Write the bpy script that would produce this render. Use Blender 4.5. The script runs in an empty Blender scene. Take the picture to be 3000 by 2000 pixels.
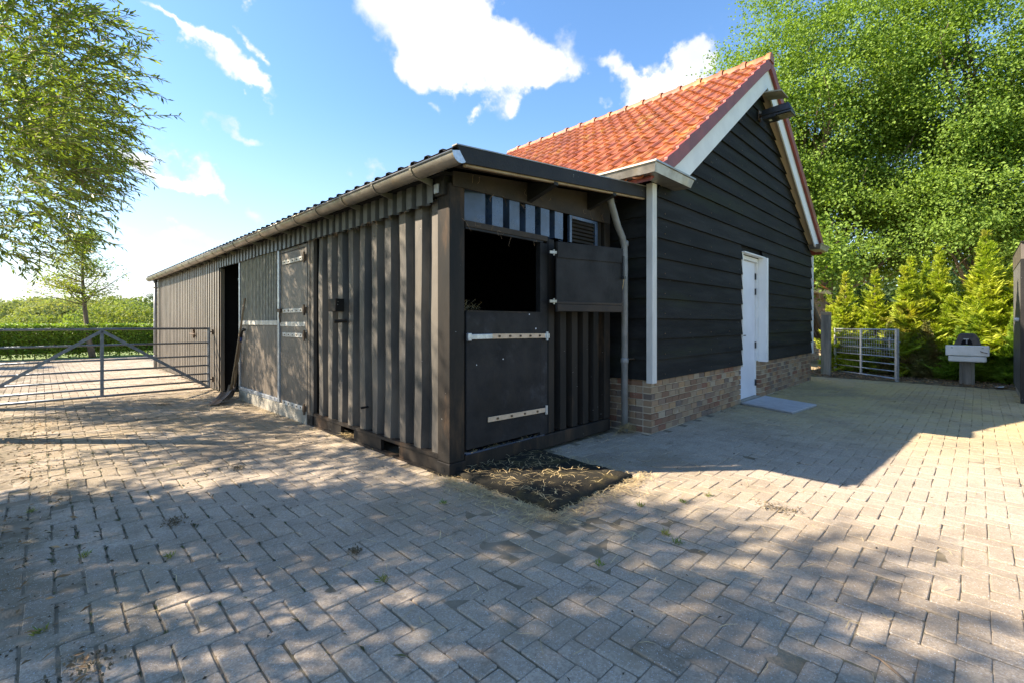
import bpy, math, random
import numpy as np
from mathutils import Vector, Matrix, Euler
random.seed(7); rng = np.random.default_rng(7)
S = bpy.context.scene
COL = S.collection

# ------------------------------------------------------------------ camera
CX, CY, CH = -2.435, -3.167, 1.31
FW = np.array([.709, .7052]); RT = np.array([.7052, -.709])
cam_d = bpy.data.cameras.new('camera'); cam = bpy.data.objects.new('camera', cam_d); COL.objects.link(cam)
cam.location = (CX, CY, CH); cam.rotation_euler = (math.radians(90), 0, math.radians(-45.15))
cam_d.sensor_width = 36; cam_d.sensor_fit = 'HORIZONTAL'; cam_d.lens = 16.47
cam_d.shift_y = -.018; cam_d.clip_start = .05; cam_d.clip_end = 3000
S.camera = cam

# ------------------------------------------------------------------ sun, sky, exposure
SUN = Vector((-.925, .787, 1.0)).normalized()
SKY_STRENGTH = .112
sun_d = bpy.data.lights.new('sun', 'SUN'); sun_d.energy = 5.0; sun_d.angle = math.radians(.55)
sun_d.color = (1.0, .86, .68)
sun = bpy.data.objects.new('sun', sun_d); COL.objects.link(sun)
sun.rotation_euler = (-SUN).to_track_quat('-Z', 'Y').to_euler(); sun.location = (-8, 8, 12)
S.view_settings.view_transform = 'Standard'; S.view_settings.look = 'None'
S.view_settings.gamma = 1; S.view_settings.use_curve_mapping = False
S.view_settings.exposure = 1.68
world = bpy.data.worlds.new('World'); S.world = world; world.use_nodes = True

def pxdir(dx, dy):
    """direction of a point of the sky (measured in the photograph) as a world vector"""
    a = (dx - 1176) / 1076.; b = -(dy - 741.6) / 1076.
    v = Vector((FW[0] + a * RT[0], FW[1] + a * RT[1], b)); return v.normalized()

def build_world():
    nt = world.node_tree; N = nt.nodes; Lk = nt.links; N.clear()
    def n(t, **k):
        q = N.new(t)
        for a, b in k.items(): setattr(q, a, b)
        return q
    def mth(op, a, b=None, clamp=False):
        q = n('ShaderNodeMath', operation=op, use_clamp=clamp)
        for i, v in enumerate((a, b)):
            if v is None: continue
            if isinstance(v, (int, float)): q.inputs[i].default_value = v
            else: Lk.new(v, q.inputs[i])
        return q.outputs[0]
    sky = n('ShaderNodeTexSky', sky_type='NISHITA', sun_disc=False)
    sky.sun_elevation = math.radians(39.5); sky.sun_rotation = math.atan2(-.925, .787)
    sky.air_density = 1.0; sky.dust_density = .35; sky.ozone_density = 2.4; sky.altitude = 0
    tc = n('ShaderNodeTexCoord')
    nz = n('ShaderNodeTexNoise', noise_dimensions='3D'); nz.inputs['Scale'].default_value = 9; nz.inputs['Detail'].default_value = 8
    nz.inputs['Roughness'].default_value = .56
    Lk.new(tc.outputs['Generated'], nz.inputs['Vector'])
    sub = n('ShaderNodeVectorMath', operation='SUBTRACT'); Lk.new(nz.outputs['Color'], sub.inputs[0]); sub.inputs[1].default_value = (.5, .5, .5)
    sc = n('ShaderNodeVectorMath', operation='SCALE'); Lk.new(sub.outputs[0], sc.inputs[0]); sc.inputs['Scale'].default_value = .22
    ad = n('ShaderNodeVectorMath', operation='ADD'); Lk.new(tc.outputs['Generated'], ad.inputs[0]); Lk.new(sc.outputs[0], ad.inputs[1])
    warped = ad.outputs[0]
    blobs = [  # photo x, y, half width, half height, tilt degrees, weight
        (960, 20, 200, 120, 22, 1.25), (1110, 95, 190, 90, 28, 1.1), (1020, 120, 120, 85, 40, 1.0), (1180, 160, 120, 70, 10, .75), (1275, 150, 70, 70, 0, .7),
        (1210, 215, 60, 40, 0, .55), (1110, 205, 90, 45, 35, .6), (1000, 150, 80, 60, 30, .6),
        (1090, 265, 26, 24, 0, .75), (985, 257, 18, 22, 0, .35), (1525, 195, 130, 58, -22, 1.05), (1570, 150, 60, 48, -20, .8), (1390, 180, 42, 38, 0, .75), (1450, 215, 60, 32, 0, .6),
        (345, 15, 70, 22, 18, .8), (425, 45, 62, 26, 25, .75), (480, 95, 70, 34, 40, .8), (535, 150, 90, 50, 42, 1.0), (590, 195, 60, 36, 20, .8), (455, 35, 30, 24, 0, .5), (560, 125, 60, 30, 50, .6),
        (614, 102, 16, 34, -6, .7), (600, 12, 26, 18, 30, .5), (335, 390, 110, 30, 18, .7), (400, 405, 110, 32, 22, .85), (470, 432, 60, 14, 18, .55), (380, 350, 30, 20, 45, .35), (552, 330, 62, 22, 25, .6),
        (590, 465, 38, 24, 0, .55), (385, 562, 90, 26, 5, .7), (500, 575, 50, 20, 0, .4), (790, 402, 22, 12, 10, .35), (850, 376, 30, 14, 20, .3), (620, 590, 60, 20, 10, .4), (150, 620, 260, 60, 0, .6), (330, 640, 120, 40, 0, .5)]
    tot = None
    for (x, y, w, h, tilt, wt) in blobs:
        d = pxdir(x, y)
        dist = math.sqrt(1 + ((x - 1176) / 1076.) ** 2 + ((y - 741.6) / 1076.) ** 2)
        hor = Vector((RT[0], RT[1], 0)); upv = Vector((0, 0, 1))
        r_ = (hor - d * hor.dot(d)); 
        z_ = (upv - d * upv.dot(d)); sw = r_.length * w / 1076. / dist; sh = z_.length * h / 1076. / dist
        r_.normalize(); z_ = (z_ - r_ * z_.dot(r_)).normalized()
        t = math.radians(tilt)
        r2 = r_ * math.cos(t) - z_ * math.sin(t); z2 = r_ * math.sin(t) + z_ * math.cos(t)
        m = Matrix((r2, z2, r2.cross(z2))).transposed()
        mp = n('ShaderNodeMapping', vector_type='TEXTURE'); mp.inputs['Location'].default_value = d
        mp.inputs['Rotation'].default_value = m.to_euler(); mp.inputs['Scale'].default_value = (max(sw, .006) * 1.25, max(sh, .006) * 1.25, .35)
        Lk.new(warped, mp.inputs['Vector'])
        g = n('ShaderNodeTexGradient', gradient_type='SPHERICAL'); Lk.new(mp.outputs[0], g.inputs[0])
        v = mth('MULTIPLY', g.outputs['Fac'], wt)
        tot = v if tot is None else mth('ADD', tot, v)
    nf = n('ShaderNodeTexNoise'); nf.inputs['Scale'].default_value = 11; nf.inputs['Detail'].default_value = 12; nf.inputs['Roughness'].default_value = .6
    Lk.new(tc.outputs['Generated'], nf.inputs['Vector'])
    ff = mth('MULTIPLY', mth('SUBTRACT', nf.outputs['Fac'], .5), 1.9)
    dens = mth('ADD', mth('MINIMUM', mth('MULTIPLY', tot, 1.9), 1.5), ff)
    mr = n('ShaderNodeMapRange', interpolation_type='SMOOTHSTEP'); Lk.new(dens, mr.inputs['Value'])
    mr.inputs['From Min'].default_value = .25; mr.inputs['From Max'].default_value = 1.45
    # soft grey modelling inside the clouds
    n3 = n('ShaderNodeTexNoise'); n3.inputs['Scale'].default_value = 6; n3.inputs['Detail'].default_value = 6
    Lk.new(tc.outputs['Generated'], n3.inputs['Vector'])
    cr = n('ShaderNodeValToRGB'); Lk.new(n3.outputs['Fac'], cr.inputs[0])
    cr.color_ramp.elements[0].position = .38; cr.color_ramp.elements[0].color = (2.7, 2.85, 3.1, 1)
    cr.color_ramp.elements[1].position = .56; cr.color_ramp.elements[1].color = (3.4, 3.4, 3.4, 1)
    # thin veil towards the horizon
    sp = n('ShaderNodeSeparateXYZ'); Lk.new(tc.outputs['Generated'], sp.inputs[0])
    veil = n('ShaderNodeMapRange', interpolation_type='SMOOTHSTEP'); Lk.new(sp.outputs['Z'], veil.inputs['Value'])
    veil.inputs['From Min'].default_value = .0; veil.inputs['From Max'].default_value = .42
    veil.inputs['To Min'].default_value = .5; veil.inputs['To Max'].default_value = 0.
    hs = n('ShaderNodeHueSaturation'); Lk.new(sky.outputs[0], hs.inputs['Color']); hs.inputs['Saturation'].default_value = 1.14; hs.inputs['Value'].default_value = .9
    m1 = n('ShaderNodeMix', data_type='RGBA'); Lk.new(veil.outputs[0], m1.inputs['Factor']); Lk.new(hs.outputs[0], m1.inputs['A'])
    m1.inputs['B'].default_value = (2.6, 2.75, 3.0, 1)
    m2 = n('ShaderNodeMix', data_type='RGBA'); Lk.new(mr.outputs[0], m2.inputs['Factor']); Lk.new(m1.outputs['Result'], m2.inputs['A']); Lk.new(cr.outputs[0], m2.inputs['B'])
    bg = n('ShaderNodeBackground'); Lk.new(m2.outputs['Result'], bg.inputs['Color']); bg.inputs['Strength'].default_value = SKY_STRENGTH
    out = n('ShaderNodeOutputWorld'); Lk.new(bg.outputs[0], out.inputs['Surface'])
build_world()

# ------------------------------------------------------------------ materials
def mat(name, a, b=None, rough=.7, spec=.5, metal=0., scale=6., detail=6., lo=.35, hi=.65, stretch=(1, 1, 1), rnd=0., objrnd=0., bump=0., bscale=60., bdetail=3.,
        spots=None, spot_scale=30., spot_size=.12, patch=None, patch_scale=1., patch_lo=.5, patch_hi=.6, patch_amt=1., trans=0., rvar=0., coat=0., islcols=None, soil=None):
    m = bpy.data.materials.new(name); m.use_nodes = True; nt = m.node_tree; N = nt.nodes; Lk = nt.links; N.clear()
    def n(t, **k):
        q = N.new(t)
        for x, y in k.items(): setattr(q, x, y)
        return q
    def mix(f, A, B, bt='MIX'):
        q = n('ShaderNodeMix', data_type='RGBA', blend_type=bt)
        for s, v in (('Factor', f), ('A', A), ('B', B)):
            if isinstance(v, (int, float)): q.inputs[s].default_value = v
            elif isinstance(v, (tuple, list)): q.inputs[s].default_value = (*v[:3], 1)
            else: Lk.new(v, q.inputs[s])
        return q.outputs['Result']
    geo = n('ShaderNodeNewGeometry')
    mp = n('ShaderNodeMapping'); mp.inputs['Scale'].default_value = stretch; Lk.new(geo.outputs['Position'], mp.inputs['Vector'])
    def noise(sc, de=4., ro=.6, off=0.):
        q = n('ShaderNodeTexNoise'); q.inputs['Scale'].default_value = sc; q.inputs['Detail'].default_value = de; q.inputs['Roughness'].default_value = ro
        if off:
            v = n('ShaderNodeVectorMath', operation='ADD'); v.inputs[1].default_value = (off, off * .7, -off); Lk.new(mp.outputs[0], v.inputs[0]); Lk.new(v.outputs[0], q.inputs['Vector'])
        else: Lk.new(mp.outputs[0], q.inputs['Vector'])
        return q.outputs['Fac']
    def rng_(v, l, h, tl=0., th=1.):
        q = n('ShaderNodeMapRange', interpolation_type='SMOOTHSTEP'); Lk.new(v, q.inputs['Value'])
        for s, x in (('From Min', l), ('From Max', h), ('To Min', tl), ('To Max', th)): q.inputs[s].default_value = x
        return q.outputs[0]
    oi = n('ShaderNodeObjectInfo')
    ad = n('ShaderNodeMath', operation='ADD'); Lk.new(geo.outputs['Random Per Island'], ad.inputs[0]); Lk.new(oi.outputs['Random'], ad.inputs[1])
    fr = n('ShaderNodeMath', operation='FRACT'); Lk.new(ad.outputs[0], fr.inputs[0]); R1 = fr.outputs[0]
    if b is None: b = tuple(c * .72 for c in a)
    c = mix(rng_(noise(scale, detail), lo, hi), a, b)
    if islcols:
        cr = n('ShaderNodeValToRGB'); cr.color_ramp.interpolation = 'CONSTANT' if len(islcols) > 2 else 'LINEAR'
        e = cr.color_ramp.elements
        while len(e) < len(islcols): e.new(.5)
        for i, cc in enumerate(islcols):
            e[i].position = i / (len(islcols) if len(islcols) > 2 else 1.); e[i].color = (*cc, 1)
        Lk.new(R1, cr.inputs[0]); c = mix(.8 if len(islcols) > 2 else .6, c, cr.outputs[0])
    if rnd:
        q = n('ShaderNodeMapRange'); Lk.new(R1, q.inputs['Value']); q.inputs['To Min'].default_value = 1 - rnd; q.inputs['To Max'].default_value = 1 + rnd
        hs = n('ShaderNodeHueSaturation'); Lk.new(c, hs.inputs['Color']); Lk.new(q.outputs[0], hs.inputs['Value']); c = hs.outputs[0]
    if patch:
        for i, (pc, ps, pl, ph, pa) in enumerate(patch):
            c = mix(rng_(noise(ps, 7, .65, off=3.7 * (i + 1)), pl, ph, 0, pa), c, pc)
    if soil: c = soil(n, Lk, mix, rng_, noise, geo, c)
    if spots:
        vo = n('ShaderNodeTexVoronoi', feature='F1'); vo.inputs['Scale'].default_value = spot_scale; Lk.new(geo.outputs['Position'], vo.inputs['Vector'])
        lt = n('ShaderNodeMath', operation='LESS_THAN'); Lk.new(vo.outputs['Distance'], lt.inputs[0]); lt.inputs[1].default_value = spot_size
        gate = rng_(noise(scale * .7, 2, .5, 11.), .5, .56); mu = n('ShaderNodeMath', operation='MULTIPLY'); Lk.new(lt.outputs[0], mu.inputs[0]); Lk.new(gate, mu.inputs[1])
        c = mix(mu.outputs[0], c, spots)
    p = n('ShaderNodeBsdfPrincipled'); Lk.new(c, p.inputs['Base Color']); p.inputs['Roughness'].default_value = rough; p.inputs['Metallic'].default_value = metal
    p.inputs['Specular IOR Level'].default_value = spec
    if coat: p.inputs['Coat Weight'].default_value = coat; p.inputs['Coat Roughness'].default_value = .25
    if rvar: Lk.new(rng_(noise(scale * 2, 4, .6, 5.), .3, .7, rough - rvar, rough + rvar), p.inputs['Roughness'])
    if bump:
        bp = n('ShaderNodeBump'); bp.inputs['Strength'].default_value = min(1., bump); bp.inputs['Distance'].default_value = .01 * max(1., bump)
        Lk.new(noise(bscale, bdetail, .6, 9.), bp.inputs['Height']); Lk.new(bp.outputs[0], p.inputs['Normal'])
    o = n('ShaderNodeOutputMaterial')
    if trans:
        t = n('ShaderNodeBsdfTranslucent'); tcol = mix(1., c, (1.25, 1.3, .45), 'MULTIPLY'); Lk.new(tcol, t.inputs['Color'])
        ms = n('ShaderNodeMixShader'); ms.inputs[0].default_value = trans; Lk.new(p.outputs[0], ms.inputs[1]); Lk.new(t.outputs[0], ms.inputs[2]); Lk.new(ms.outputs[0], o.inputs[0])
    else: Lk.new(p.outputs[0], o.inputs[0])
    return m

def pave_soil(n, Lk, mix, rng_, noise, geo, c):
    """moss, straw dust and soil stains that lie on the paving where the place has them; the ochre also lifts the shade"""
    sp = n('ShaderNodeSeparateXYZ'); Lk.new(geo.outputs['Position'], sp.inputs[0])
    def mul(a, b):
        q = n('ShaderNodeMath', operation='MULTIPLY'); Lk.new(a, q.inputs[0]); Lk.new(b, q.inputs[1]); return q.outputs[0]
    # soil washed in from the planting strip on the -X side
    left = rng_(sp.outputs['X'], -2.9, -1.2, 1., 0.)
    c = mix(mul(left, rng_(noise(2.2, 8, .7, 21.), .42, .6, 0, .85)), c, (.14, .12, .07))
    # tan dust and chaff in front of the stable
    q = n('ShaderNodeVectorMath', operation='DISTANCE'); Lk.new(geo.outputs['Position'], q.inputs[0]); q.inputs[1].default_value = (-.6, 5.2, 0)
    near = rng_(q.outputs['Value'], 1.2, 4.8, 1., 0.)
    c = mix(mul(near, rng_(noise(1.6, 8, .65, 25.), .36, .56, .15, .8)), c, (.27, .205, .12))
    q = n('ShaderNodeVectorMath', operation='DISTANCE'); Lk.new(geo.outputs['Position'], q.inputs[0]); q.inputs[1].default_value = (.5, -.9, 0)
    near = rng_(q.outputs['Value'], .5, 2.3, 1., 0.)
    c = mix(mul(near, rng_(noise(2.5, 8, .65, 29.), .36, .6, .0, .6)), c, (.33, .26, .16))
    # green-ochre algae towards the far right, with warm brightness painted in against the shade
    far = rng_(sp.outputs['X'], 2.6, 6.5, 0., 1.)
    c = mix(mul(far, rng_(noise(.9, 6, .6, 33.), .3, .6, .5, .9)), c, (.46, .35, .15))
    c = mix(rng_(noise(1.1, 9, .7, 41.), .56, .68, 0, .55), c, (.34, .285, .2))
    c = mix(rng_(noise(3.1, 9, .7, 47.), .60, .70, 0, .65), c, (.12, .095, .06))
    c = mix(rng_(noise(.8, 8, .7, 53.), .46, .62, 0, .5), c, (.21, .165, .115))
    c = mix(rng_(noise(26, 5, .7, 59.), .60, .70, 0, .5), c, (.13, .115, .095))
    return c

MT = {}
MT['paver'] = mat('concrete_paver', (.44, .368, .285), (.33, .272, .212), rough=.85, spec=.25, scale=90, detail=2, lo=.4, hi=.6, rnd=.09, bump=.6, bscale=240, spots=(.5, .49, .47), spot_scale=130, spot_size=.28, soil=pave_soil)
MT['joint'] = mat('joint_sand', (.17, .135, .085), (.075, .07, .04), rough=.95, scale=5, patch=[((.06, .085, .025), 7, .56, .66, .8)], bump=1, bscale=70)
MT['drift'] = mat('drifted_sand', (.25, .205, .145), (.15, .12, .075), rough=.95, scale=3, detail=8, patch=[((.11, .115, .055), 2.3, .55, .68, .5), ((.15, .115, .075), 1.4, .54, .68, .5)], bump=1, bscale=90)
MT['soil'] = mat('soil', (.12, .09, .055), (.06, .045, .03), rough=.95, scale=4, patch=[((.22, .17, .09), 3, .5, .62, .8), ((.07, .10, .03), 1.5, .55, .65, .7)], bump=1, bscale=30)
MT['grass'] = mat('grass_field', (.13, .19, .035), (.20, .24, .07), rough=.9, scale=.25, patch=[((.09, .14, .03), .05, .45, .6, .8)], bump=.6, bscale=3)
MT['sand'] = mat('pale_ground', (.42, .33, .2), (.25, .19, .11), rough=.95, scale=2.5, bump=.8, bscale=20)
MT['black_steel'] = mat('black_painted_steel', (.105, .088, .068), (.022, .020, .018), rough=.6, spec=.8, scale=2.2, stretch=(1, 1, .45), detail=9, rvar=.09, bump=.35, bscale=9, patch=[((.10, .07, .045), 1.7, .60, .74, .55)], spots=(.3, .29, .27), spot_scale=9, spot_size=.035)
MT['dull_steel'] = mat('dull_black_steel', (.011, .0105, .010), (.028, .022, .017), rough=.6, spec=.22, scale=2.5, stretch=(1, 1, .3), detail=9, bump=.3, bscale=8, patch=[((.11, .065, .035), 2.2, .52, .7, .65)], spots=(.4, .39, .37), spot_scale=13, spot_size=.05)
MT['sky_sheen_steel'] = mat('sky_tinted_black_steel', (.045, .075, .14), (.025, .038, .065), rough=.3, spec=.7, scale=3, rvar=.06, bump=.2, bscale=10, patch=[((.10, .08, .06), 3, .6, .75, .5)])  # black steel with the sky's blue reflection put into its base colour
MT['strip_steel'] = mat('grey_painted_sheet', (.10, .10, .093), (.07, .07, .066), rough=.42, spec=.6, scale=3, bump=.2, bscale=12, rvar=.06)
MT['corr'] = mat('weathered_black_sheet', (.10, .085, .068), (.15, .13, .105), rough=.5, spec=.9, scale=3, stretch=(1, 1, .3), bump=.25, bscale=14, rvar=.07, spots=(.6, .5, .4), spot_scale=12, spot_size=.07)
MT['door_ply'] = mat('black_painted_ply', (.012, .0118, .0125), (.023, .0215, .022), rough=.6, spec=.22, scale=3, detail=10, bump=.25, bscale=30, rvar=.08, patch=[((.075, .075, .085), 2, .55, .7, .5)], spots=(.62, .62, .64), spot_scale=9, spot_size=.075)
MT['side_door'] = mat('brown_black_ply', (.13, .108, .085), (.09, .075, .06), rough=.5, spec=.55, scale=3, detail=9, bump=.2, bscale=30, spots=(.5, .45, .4), spot_scale=8, spot_size=.05)
MT['board'] = mat('tarred_weatherboard', (.009, .0093, .0095), (.019, .0195, .0195), rough=.75, spec=.18, scale=3, stretch=(.35, 1, 3), detail=10, rnd=.25, bump=.35, bscale=45, patch=[((.085, .085, .085), 2.4, .66, .82, .5), ((.022, .027, .016), .8, .52, .7, .7)], spots=(.4, .4, .38), spot_scale=8, spot_size=.035)
MT['fascia'] = mat('black_fascia', (.019, .0175, .016), (.012, .011, .011), rough=.6, spec=.3, scale=5, detail=10, bump=.25, bscale=40, spots=(.45, .44, .42), spot_scale=14, spot_size=.06)
MT['soffit'] = mat('brown_soffit_ply', (.042, .029, .019), (.023, .017, .013), rough=.75, scale=3.5, detail=9, bump=.3, bscale=35)
MT['batten'] = mat('raw_pine', (.42, .32, .2), (.3, .22, .14), rough=.8, scale=8)
MT['zinc'] = mat('weathered_zinc', (.36, .34, .31), (.25, .235, .21), rough=.42, metal=.75, scale=5, detail=8, rvar=.08, bump=.1, bscale=14, patch=[((.40, .33, .22), 3, .5, .68, .6)])
MT['galv'] = mat('galvanised_steel', (.52, .55, .58), (.38, .40, .43), rough=.42, metal=.7, scale=20, rvar=.08)
MT['gate_steel'] = mat('grey_gate_steel', (.19, .22, .26), (.14, .16, .19), rough=.45, metal=.6, scale=14, rvar=.08)
MT['pipe'] = mat('grey_plastic_pipe', (.24, .25, .26), (.18, .185, .185), rough=.4, spec=.5, scale=6)
MT['white_metal'] = mat('whitewashed_metal', (.62, .60, .56), (.42, .40, .36), rough=.5, scale=9, patch=[((.25, .18, .12), 6, .6, .72, .8)])
MT['white_wood'] = mat('white_painted_wood', (.78, .77, .75), (.70, .69, .68), rough=.5, spec=.4, scale=3, bump=.08, bscale=50)
MT['old_white'] = mat('worn_white_post', (.62, .61, .58), (.52, .51, .48), rough=.6, scale=4, stretch=(1, 1, .5), patch=[((.09, .08, .06), 4.5, .66, .70, .9)], bump=.2, bscale=30)
MT['cream'] = mat('cream_soffit', (.66, .52, .33), (.58, .45, .28), rough=.7, scale=2)
MT['door_white'] = mat('white_door_paint', (.74, .75, .80), (.68, .69, .74), rough=.4, spec=.45, scale=2)
MT['tile'] = mat('orange_clay_tile', (.41, .135, .042), (.27, .072, .026), rough=.40, spec=.5, scale=3.5, detail=9, rnd=.2, bump=.1, bscale=50, rvar=.08, patch=[((.50, .27, .05), 2.2, .54, .68, .7), ((.16, .07, .04), 1.1, .5, .68, .5), ((.07, .07, .03), 5.5, .64, .70, .85)])
MT['verge'] = mat('maroon_verge_tile', (.27, .055, .035), (.20, .045, .03), rough=.45, spec=.5, scale=5, rnd=.08)
MT['brick'] = mat('reclaimed_brick', (.32, .22, .14), (.24, .165, .11), rough=.9, scale=14, detail=8, rnd=.16, bump=1, bscale=55, bdetail=6,
    islcols=[(.22, .12, .07), (.31, .225, .14), (.23, .16, .105), (.21, .085, .05), (.37, .30, .21), (.12, .095, .08), (.28, .18, .105), (.32, .20, .10), (.26, .19, .12), (.17, .115, .08)], patch=[((.46, .42, .36), 9, .6, .72, .55)])
MT['mortar'] = mat('lime_mortar', (.60, .52, .41), (.46, .39, .30), rough=.95, scale=9, bump=.8, bscale=60)
MT['hbrick'] = mat('house_brick', (.36, .2, .12), (.28, .15, .09), rough=.9, scale=4, rnd=.15)
MT['concrete'] = mat('concrete', (.34, .32, .27), (.24, .22, .18), rough=.9, scale=5, detail=9, bump=.5, bscale=50)
MT['rubber'] = mat('mossy_rubber', (.016, .015, .012), (.030, .026, .017), rough=.85, spec=.25, scale=8, detail=9, bump=1, bscale=70, patch=[((.075, .058, .022), 4.5, .5, .66, .8)])
MT['straw'] = mat('straw', (.62, .48, .25), (.42, .31, .15), rough=.7, scale=9, rnd=.28)
MT['wood_old'] = mat('grey_old_timber', (.34, .30, .24), (.17, .15, .12), rough=.85, scale=6, stretch=(1, 1, .15), detail=9, bump=.7, bscale=30, patch=[((.13, .15, .06), 4, .5, .65, .6)])
MT['handle_wood'] = mat('ash_handle', (.30, .21, .12), (.19, .13, .075), rough=.6, scale=6, stretch=(1, 1, .2))
MT['rust'] = mat('rusty_steel', (.16, .11, .07), (.09, .065, .045), rough=.65, metal=.4, scale=12, bump=.3)
MT['blue_grip'] = mat('blue_tape', (.02, .05, .22), rough=.5)
MT['black_plastic'] = mat('black_plastic', (.022, .023, .026), rough=.38, spec=.5, scale=9, bump=.1)
MT['ceramic'] = mat('white_ceramic', (.78, .78, .76), (.7, .7, .66), rough=.25, spec=.6, scale=5)
MT['hood'] = mat('dark_rubber_hood', (.05, .05, .055), (.13, .11, .09), rough=.7, scale=5)
MT['glass'] = mat('lamp_glass', (.30, .28, .2), (.22, .2, .15), rough=.12, spec=.8)
MT['bark'] = mat('bark', (.20, .155, .11), (.10, .08, .055), rough=.95, scale=9, stretch=(1, 1, .3), bump=1, bscale=25)
MT['twig'] = mat('pale_twig', (.32, .22, .13), (.2, .13, .08), rough=.8, scale=9)
MT['willow_leaf'] = mat('willow_leaf', (.14, .20, .05), (.22, .28, .07), rough=.42, spec=.5, scale=1.1, rnd=.35, trans=.42, islcols=[(.09, .16, .035), (.26, .33, .06)])
MT['maple_leaf'] = mat('maple_leaf', (.15, .25, .04), (.22, .32, .055), rough=.6, spec=.25, scale=.5, rnd=.22, trans=.42, islcols=[(.10, .19, .035), (.24, .33, .06)])
MT['dark_leaf'] = mat('dark_leaf', (.05, .10, .035), (.08, .13, .05), rough=.5, spec=.4, scale=.5, rnd=.3, trans=.3)
MT['oak_leaf'] = mat('oak_leaf', (.17, .26, .04), (.27, .28, .05), rough=.45, spec=.45, scale=1.2, rnd=.3, trans=.45)
MT['hedge_leaf'] = mat('hedge_leaf', (.17, .28, .035), (.27, .37, .05), rough=.45, spec=.45, scale=1.5, rnd=.3, trans=.4)
MT['cypress'] = mat('golden_cypress', (.33, .42, .045), (.45, .48, .06), rough=.6, spec=.25, scale=1.6, rnd=.3, trans=.38, patch=[((.36, .24, .09), 1.1, .54, .70, .7)])
MT['cypress_low'] = mat('shaded_cypress', (.14, .2, .035), (.22, .19, .07), rough=.6, scale=1.8, rnd=.3, trans=.3, patch=[((.20, .13, .06), 1.4, .5, .65, .7)])  # shade on the low cypresses is put into this darker colour
MT['wood_far'] = mat('far_foliage', (.20, .26, .09), (.30, .32, .13), rough=.8, spec=.2, scale=.12, rnd=.3, trans=.3)
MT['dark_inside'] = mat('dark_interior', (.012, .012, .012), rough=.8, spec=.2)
MT['paper'] = mat('white_paper', (.75, .76, .78), rough=.7)

# ------------------------------------------------------------------ mesh helpers
class MB:
    def __init__(s): s.v = []; s.f = []
    def add(s, vs, fs):
        k = len(s.v); s.v += [tuple(p) for p in vs]; s.f += [tuple(i + k for i in f) for f in fs]; return s
    def box(s, x0, x1, y0, y1, z0, z1):
        return s.add([(x0, y0, z0), (x1, y0, z0), (x1, y1, z0), (x0, y1, z0), (x0, y0, z1), (x1, y0, z1), (x1, y1, z1), (x0, y1, z1)],
                     [(0, 3, 2, 1), (4, 5, 6, 7), (0, 1, 5, 4), (1, 2, 6, 5), (2, 3, 7, 6), (3, 0, 4, 7)])
    def obox(s, c, ax, ay, az, hx, hy, hz):
        c = Vector(c); ax = Vector(ax).normalized() * hx; ay = Vector(ay).normalized() * hy; az = Vector(az).normalized() * hz
        vs = [c + ax * i + ay * j + az * k for k in (-1, 1) for (i, j) in ((-1, -1), (1, -1), (1, 1), (-1, 1))]
        return s.add(vs, [(0, 3, 2, 1), (4, 5, 6, 7), (0, 1, 5, 4), (1, 2, 6, 5), (2, 3, 7, 6), (3, 0, 4, 7)])
    def prism(s, poly, d):
        """poly: list of 3D points, extruded by vector d"""
        n = len(poly); d = Vector(d); vs = [Vector(p) for p in poly] + [Vector(p) + d for p in poly]
        return s.add(vs, [tuple(range(n - 1, -1, -1)), tuple(range(n, 2 * n))] + [(i, (i + 1) % n, n + (i + 1) % n, n + i) for i in range(n)])
    def tube(s, pts, r, n=8, cap=True):
        pts = [Vector(p) for p in pts]; rs = r if isinstance(r, (list, tuple)) else [r] * len(pts)
        vs = []; up = None
        for i, p in enumerate(pts):
            t = (pts[min(i + 1, len(pts) - 1)] - pts[max(i - 1, 0)]).normalized()
            if up is None: up = Vector((0, 0, 1)) if abs(t.z) < .9 else Vector((1, 0, 0))
            a = t.cross(up).normalized(); b = a.cross(t).normalized(); up = b
            for k in range(n):
                w = 2 * math.pi * k / n; vs.append(p + (a * math.cos(w) + b * math.sin(w)) * rs[i])
        fs = [(i * n + k, i * n + (k + 1) % n, (i + 1) * n + (k + 1) % n, (i + 1) * n + k) for i in range(len(pts) - 1) for k in range(n)]
        if cap: fs += [tuple(range(n - 1, -1, -1)), tuple((len(pts) - 1) * n + k for k in range(n))]
        return s.add(vs, fs)
    def strip(s, prof, ext, thick=None):
        """open profile points swept by vector ext, given as a sheet"""
        n = len(prof); e = Vector(ext); vs = [Vector(p) for p in prof] + [Vector(p) + e for p in prof]
        return s.add(vs, [(i, i + 1, n + i + 1, n + i) for i in range(n - 1)])
    def mesh(s, name, m=None, bevel=0):
        me = bpy.data.meshes.new(name); me.from_pydata(s.v, [], s.f); me.update()
        if m: me.materials.append(m)
        return me
    def build(s, name, m, parent=None, smooth=False, bevel=0., solid=0.):
        me = s.mesh(name, m); return link(name, me, parent, smooth, bevel, solid)

def link(name, me, parent=None, smooth=False, bevel=0., solid=0.):
    o = bpy.data.objects.new(name, me); COL.objects.link(o)
    if parent: o.parent = parent; o.matrix_parent_inverse = Matrix.Translation(-Vector(parent.location)) if parent.parent is None else parent.matrix_parent_inverse @ Matrix.Identity(4)
    if smooth:
        me.polygons.foreach_set('use_smooth', [True] * len(me.polygons))
    if solid:
        q = o.modifiers.new('s', 'SOLIDIFY'); q.thickness = solid; q.offset = 0
    if bevel:
        q = o.modifiers.new('b', 'BEVEL'); q.width = bevel; q.segments = 2; q.limit_method = 'ANGLE'; q.angle_limit = math.radians(40)
    return o

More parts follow.
